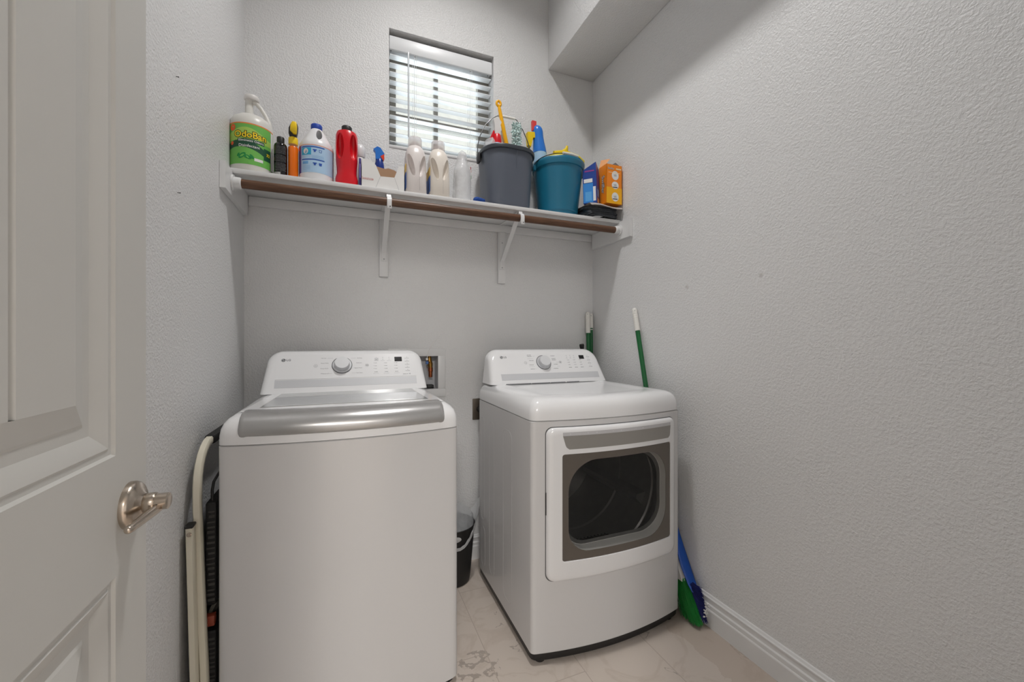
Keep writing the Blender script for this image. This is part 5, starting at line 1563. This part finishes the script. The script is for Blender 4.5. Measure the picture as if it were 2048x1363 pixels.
# --- blue and white spray bottle at the back of the teal bucket
c = (0.972, 1.985)
def lean(mb):
    for v in mb.v: v.x += (v.z - 2.16) * -0.11
    return mb
t = thing('spray_bottle', 'tall blue and white spray bottle with yellow trigger between the two buckets', 'spray bottle', (c[0], c[1], 1.99), 'spray bottles on the shelf')
lean(MB().lathe([(0.036, 1.99), (0.038, 2.0), (0.038, 2.15), (0.036, 2.185)], c=(c[0], c[1], 0), seg=28)).build('bottle_body', mat('pale_blue_plastic', (176, 210, 236), 0.35), t)
lean(MB().lathe([(0.0363, 2.183), (0.034, 2.21), (0.029, 2.245), (0.027, 2.275), (0.0275, 2.30), (0.025, 2.315), (0.017, 2.326), (0.004, 2.330)], c=(c[0], c[1], 0), seg=28, ex=1.05)).build('sleeve', M_SKYB, t)
lean(MB().prism([(c[0] - 0.068, 2.282), (c[0] - 0.004, 2.292), (c[0] - 0.004, 2.265), (c[0] - 0.038, 2.256), (c[0] - 0.056, 2.205), (c[0] - 0.070, 2.215)], c[1] - 0.013, c[1] + 0.013)).build('trigger', M_YELLOW, t)
lean(MB().prism([(c[0] - 0.034, 2.300), (c[0] - 0.012, 2.305), (c[0] - 0.006, 2.350), (c[0] - 0.030, 2.352)], c[1] - 0.009, c[1] + 0.009)).build('nozzle', mat('coral_red_plastic', (222, 70, 70), 0.4), t)

# --- bag bundle, card, and the two boxes at the right end
def garbage():
    mb = MB()
    for q in range(6):
        z = Z0 + 0.009 + 0.0086 * q
        def layer(u, v, q=q):
            a = 2 * PI * u
            r_ = 0.5 + 0.02 * math.sin(a * 5 + q)
            sx = math.copysign(abs(math.cos(a)) ** 0.45, math.cos(a)); sy = math.copysign(abs(math.sin(a)) ** 0.45, math.sin(a))
            w_ = 0.110 + 0.004 * math.sin(q * 2.1 + a * 3); d_ = 0.098 + 0.004 * math.cos(q * 1.7 + a * 4)
            ph = PI * v
            return (1.2665 + sx * (w_ - 0.012) * (0.94 + 0.06 * math.sin(ph)), 1.905 + sy * d_ * (0.94 + 0.06 * math.sin(ph)), z - 0.0058 * math.cos(ph))
        mb.grid(layer, 60, 6)
    return mb
gmb = garbage()
solo('garbage_bags', gmb, M_GARB, 'flattened bundle of shiny black garbage bags at the right end of the shelf', 'garbage bags', (1.256, 1.905, Z0), jitter=0.007, jscale=48, sharp=70)
cz = Z0 + 0.0675
def card(o):
    def fn(u, v):
        dr = 0.016 * max(0.0, 1 - v / 0.12) ** 1.5
        return (1.172 + 0.198 * u, 1.790 + 0.19 * v, cz + o - dr + 0.0045 * math.sin(u * 6 + v * 2) + 0.002 * math.cos(v * 7))
    return fn
solo('card_sheet', MB().grid(card(0), 24, 24).grid(card(-0.0025), 24, 24), M_GREYCARD, 'bent sheet of grey card lying on the black bags under the boxes', 'card', (1.26, 1.9, cz))
# orange duster box
ox0, ox1, oy0, oy1, oz0, oz1 = 1.2695, 1.3675, 1.797, 1.868, cz + 0.010, 2.104
t = thing('duster_refill_box', 'opened orange box with three white circles, at the right end of the shelf', 'box', ((ox0 + ox1) / 2, (oy0 + oy1) / 2, oz0))
M_OR = mat('orange_card', (246, 140, 20), 0.4, noise_amt=0.06, nscale=12)
MB().box((ox0, oy0, oz0), (ox1, oy0 + th, oz1)).box((ox0, oy1 - th, oz0), (ox1, oy1, oz1)).box((ox0, oy0, oz0), (ox0 + th, oy1, oz1)).box((ox1 - th, oy0, oz0), (ox1, oy1, oz1)).box((ox0, oy0, oz0), (ox1, oy1, oz0 + th)).build('carton', M_OR, t)
fl = MB()
fl.add([(ox0, oy0, oz1), (ox0, oy1, oz1), (ox0 + 0.018, oy1 + 0.006, oz1 + 0.05), (ox0 + 0.026, oy0 + 0.004, oz1 + 0.030)], [[0, 1, 2, 3]])
fl.build('left_flap', [mat('peach_card', (248, 176, 118), 0.5)], t, flip=False)
fl = MB().add([(ox0 + 0.035, oy0 + 0.004, oz1 - 0.001), (ox1 - 0.008, oy0 + 0.004, oz1 - 0.001), (ox1 - 0.026, oy0 + 0.02, oz1 + 0.024)], [[0, 1, 2]])
fl.build('front_flap', [mat('card_inside_grey', (112, 104, 100), 0.7)], t, flip=False)
pr = MB()
yb_ = oy0 - 0.0006
FF = lambda x_, z_, o=0: flat_fn((x_, yb_ - o, z_), (1, 0, 0), (0, 0, 1))
xc = (ox0 + ox1) / 2 + 0.006
pr.box((ox0, yb_ + 0.0003, oz0), (ox1, yb_ + 0.0005, oz0 + 0.085), m=4)
for q, z_ in enumerate((oz0 + 0.150, oz0 + 0.098, oz0 + 0.036)):
    f_ = FF(xc, z_)
    pr.add([f_(0.022 * math.cos(2 * PI * k / 28), (0.024 if q != 1 else 0.020) * math.sin(2 * PI * k / 28)) for k in range(28)], [list(range(28))], 0)
    f_ = FF(xc, z_, 0.0003)
    pts = [(-0.012, 0.004), (0.006, 0.008), (0.010, -0.004), (-0.006, -0.006)]
    pr.add([f_(x_, y_) for x_, y_ in pts], [[0, 1, 2, 3]], 3)
    if q: pr.add([f_(x_, y_) for x_, y_ in ((-0.016, -0.010), (0.014, -0.008), (0.014, -0.013), (-0.016, -0.014))], [[0, 1, 2, 3]], 1)
pr.text('Swiffer', 0.0145, FF(ox0 + 0.028, oz1 - 0.022), 1, 0.03)
pr.text('Swiffer', 0.0145, FF(ox0 + 0.028, oz1 - 0.022, 0.0004), 0, -0.002)
pr.box((ox0 + 0.060, yb_ - 0.0002, oz1 - 0.024), (ox1 - 0.006, yb_, oz1 - 0.017), m=5)
pr.box((ox0 + 0.012, yb_ - 0.0002, oz1 - 0.044), (ox1 - 0.014, yb_, oz1 - 0.0415), m=5)
SFn = lambda o: (lambda a, c2: Vector((ox0 - 0.0006 - o, (oy0 + oy1) / 2 - 0.004 - c2, oz0 + 0.105 - a)))
pr.text('Swiffer', 0.034, SFn(0), 1, 0.05)
pr.text('Swiffer', 0.034, SFn(0.0004), 0, 0.0)
pr.build('print', [M_CARD, mat('print_black', (40, 36, 40), 0.5), mat('print_orange_red', (232, 96, 24), 0.5), mat('print_pale_grey', (190, 196, 200), 0.5), mat('print_amber', (250, 182, 10), 0.5), mat('print_cream', (250, 220, 170), 0.5)], t, flip=False)
# blue sponge box
a_ = R(46)
corner = Vector((1.2135, 1.803, cz + 0.006))
ud = Vector((-math.cos(a_), math.sin(a_), 0)); sd = Vector((math.sin(a_), math.cos(a_), 0)); up_ = Vector((-0.035, 0.0, 1)).normalized()
W_, D_, H_ = 0.072, 0.072, 0.212
t = thing('sponge_box', 'tall blue cardboard box leaning between teal bucket and orange box', 'box', corner)
def bpt(a, b, h): return corner + ud * a + sd * b + up_ * h
mb = MB()
lw = [bpt(0, 0, 0), bpt(W_, 0, 0), bpt(W_, D_, 0), bpt(0, D_, 0)]
hi_ = [bpt(0, 0, H_), bpt(W_, 0, H_ - 0.036), bpt(W_, D_, H_ - 0.036), bpt(0, D_, H_ - 0.016)]
mb.loft([lw, hi_], caps=(True, False))
mb.build('carton', mat('blue_card', (28, 66, 150), 0.35, noise_amt=0.1, nscale=14), t)
pr = MB()
nf = ud.cross(up_).normalized()
if nf.y > 0: nf = -nf
ns_ = sd.cross(up_).normalized()
if ns_.x < 0: ns_ = -ns_
def fq(a0, a1, h0, h1, m, o=0.0006):
    pr.add([bpt(a0, 0, h0) + nf * o, bpt(a1, 0, h0) + nf * o, bpt(a1, 0, h1) + nf * o, bpt(a0, 0, h1) + nf * o], [[0, 1, 2, 3]], m)
def sq(b0, b1, h0, h1, m, o=0.0006):
    pr.add([bpt(0, b0, h0) + ns_ * o, bpt(0, b1, h0) + ns_ * o, bpt(0, b1, h1) + ns_ * o, bpt(0, b0, h1) + ns_ * o], [[0, 1, 2, 3]], m)
fq(0.018, 0.070, 0.004, 0.105, 0)
fq(0.026, 0.060, 0.012, 0.060, 1, 0.0009)
fq(0.020, 0.066, 0.108, 0.128, 2, 0.0009)
fq(0.004, 0.018, 0.010, 0.085, 2, 0.0009)
fq(0.010, 0.060, 0.165, 0.172, 3, 0.0009)
sq(0.024, 0.046, 0.095, 0.175, 3)
sq(0.020, 0.050, 0.040, 0.078, 4)
sq(0.014, 0.058, 0.006, 0.030, 5)
pr.build('print', [mat('print_azure', (52, 140, 220), 0.4), mat('print_sky', (92, 170, 232), 0.4), M_CARD, mat('print_magenta', (150, 60, 140), 0.5), mat('print_powder', (150, 190, 236), 0.5), mat('print_tan', (226, 170, 110), 0.5)], t, flip=False)
fl = MB().add([bpt(0, 0.0, H_), bpt(0, D_, H_ - 0.016), bpt(0.006, D_ * 0.7, H_ + 0.012)], [[0, 1, 2]])
fl.build('top_flap', [M_CARD], t, flip=False)

bpy.context.view_layer.update()
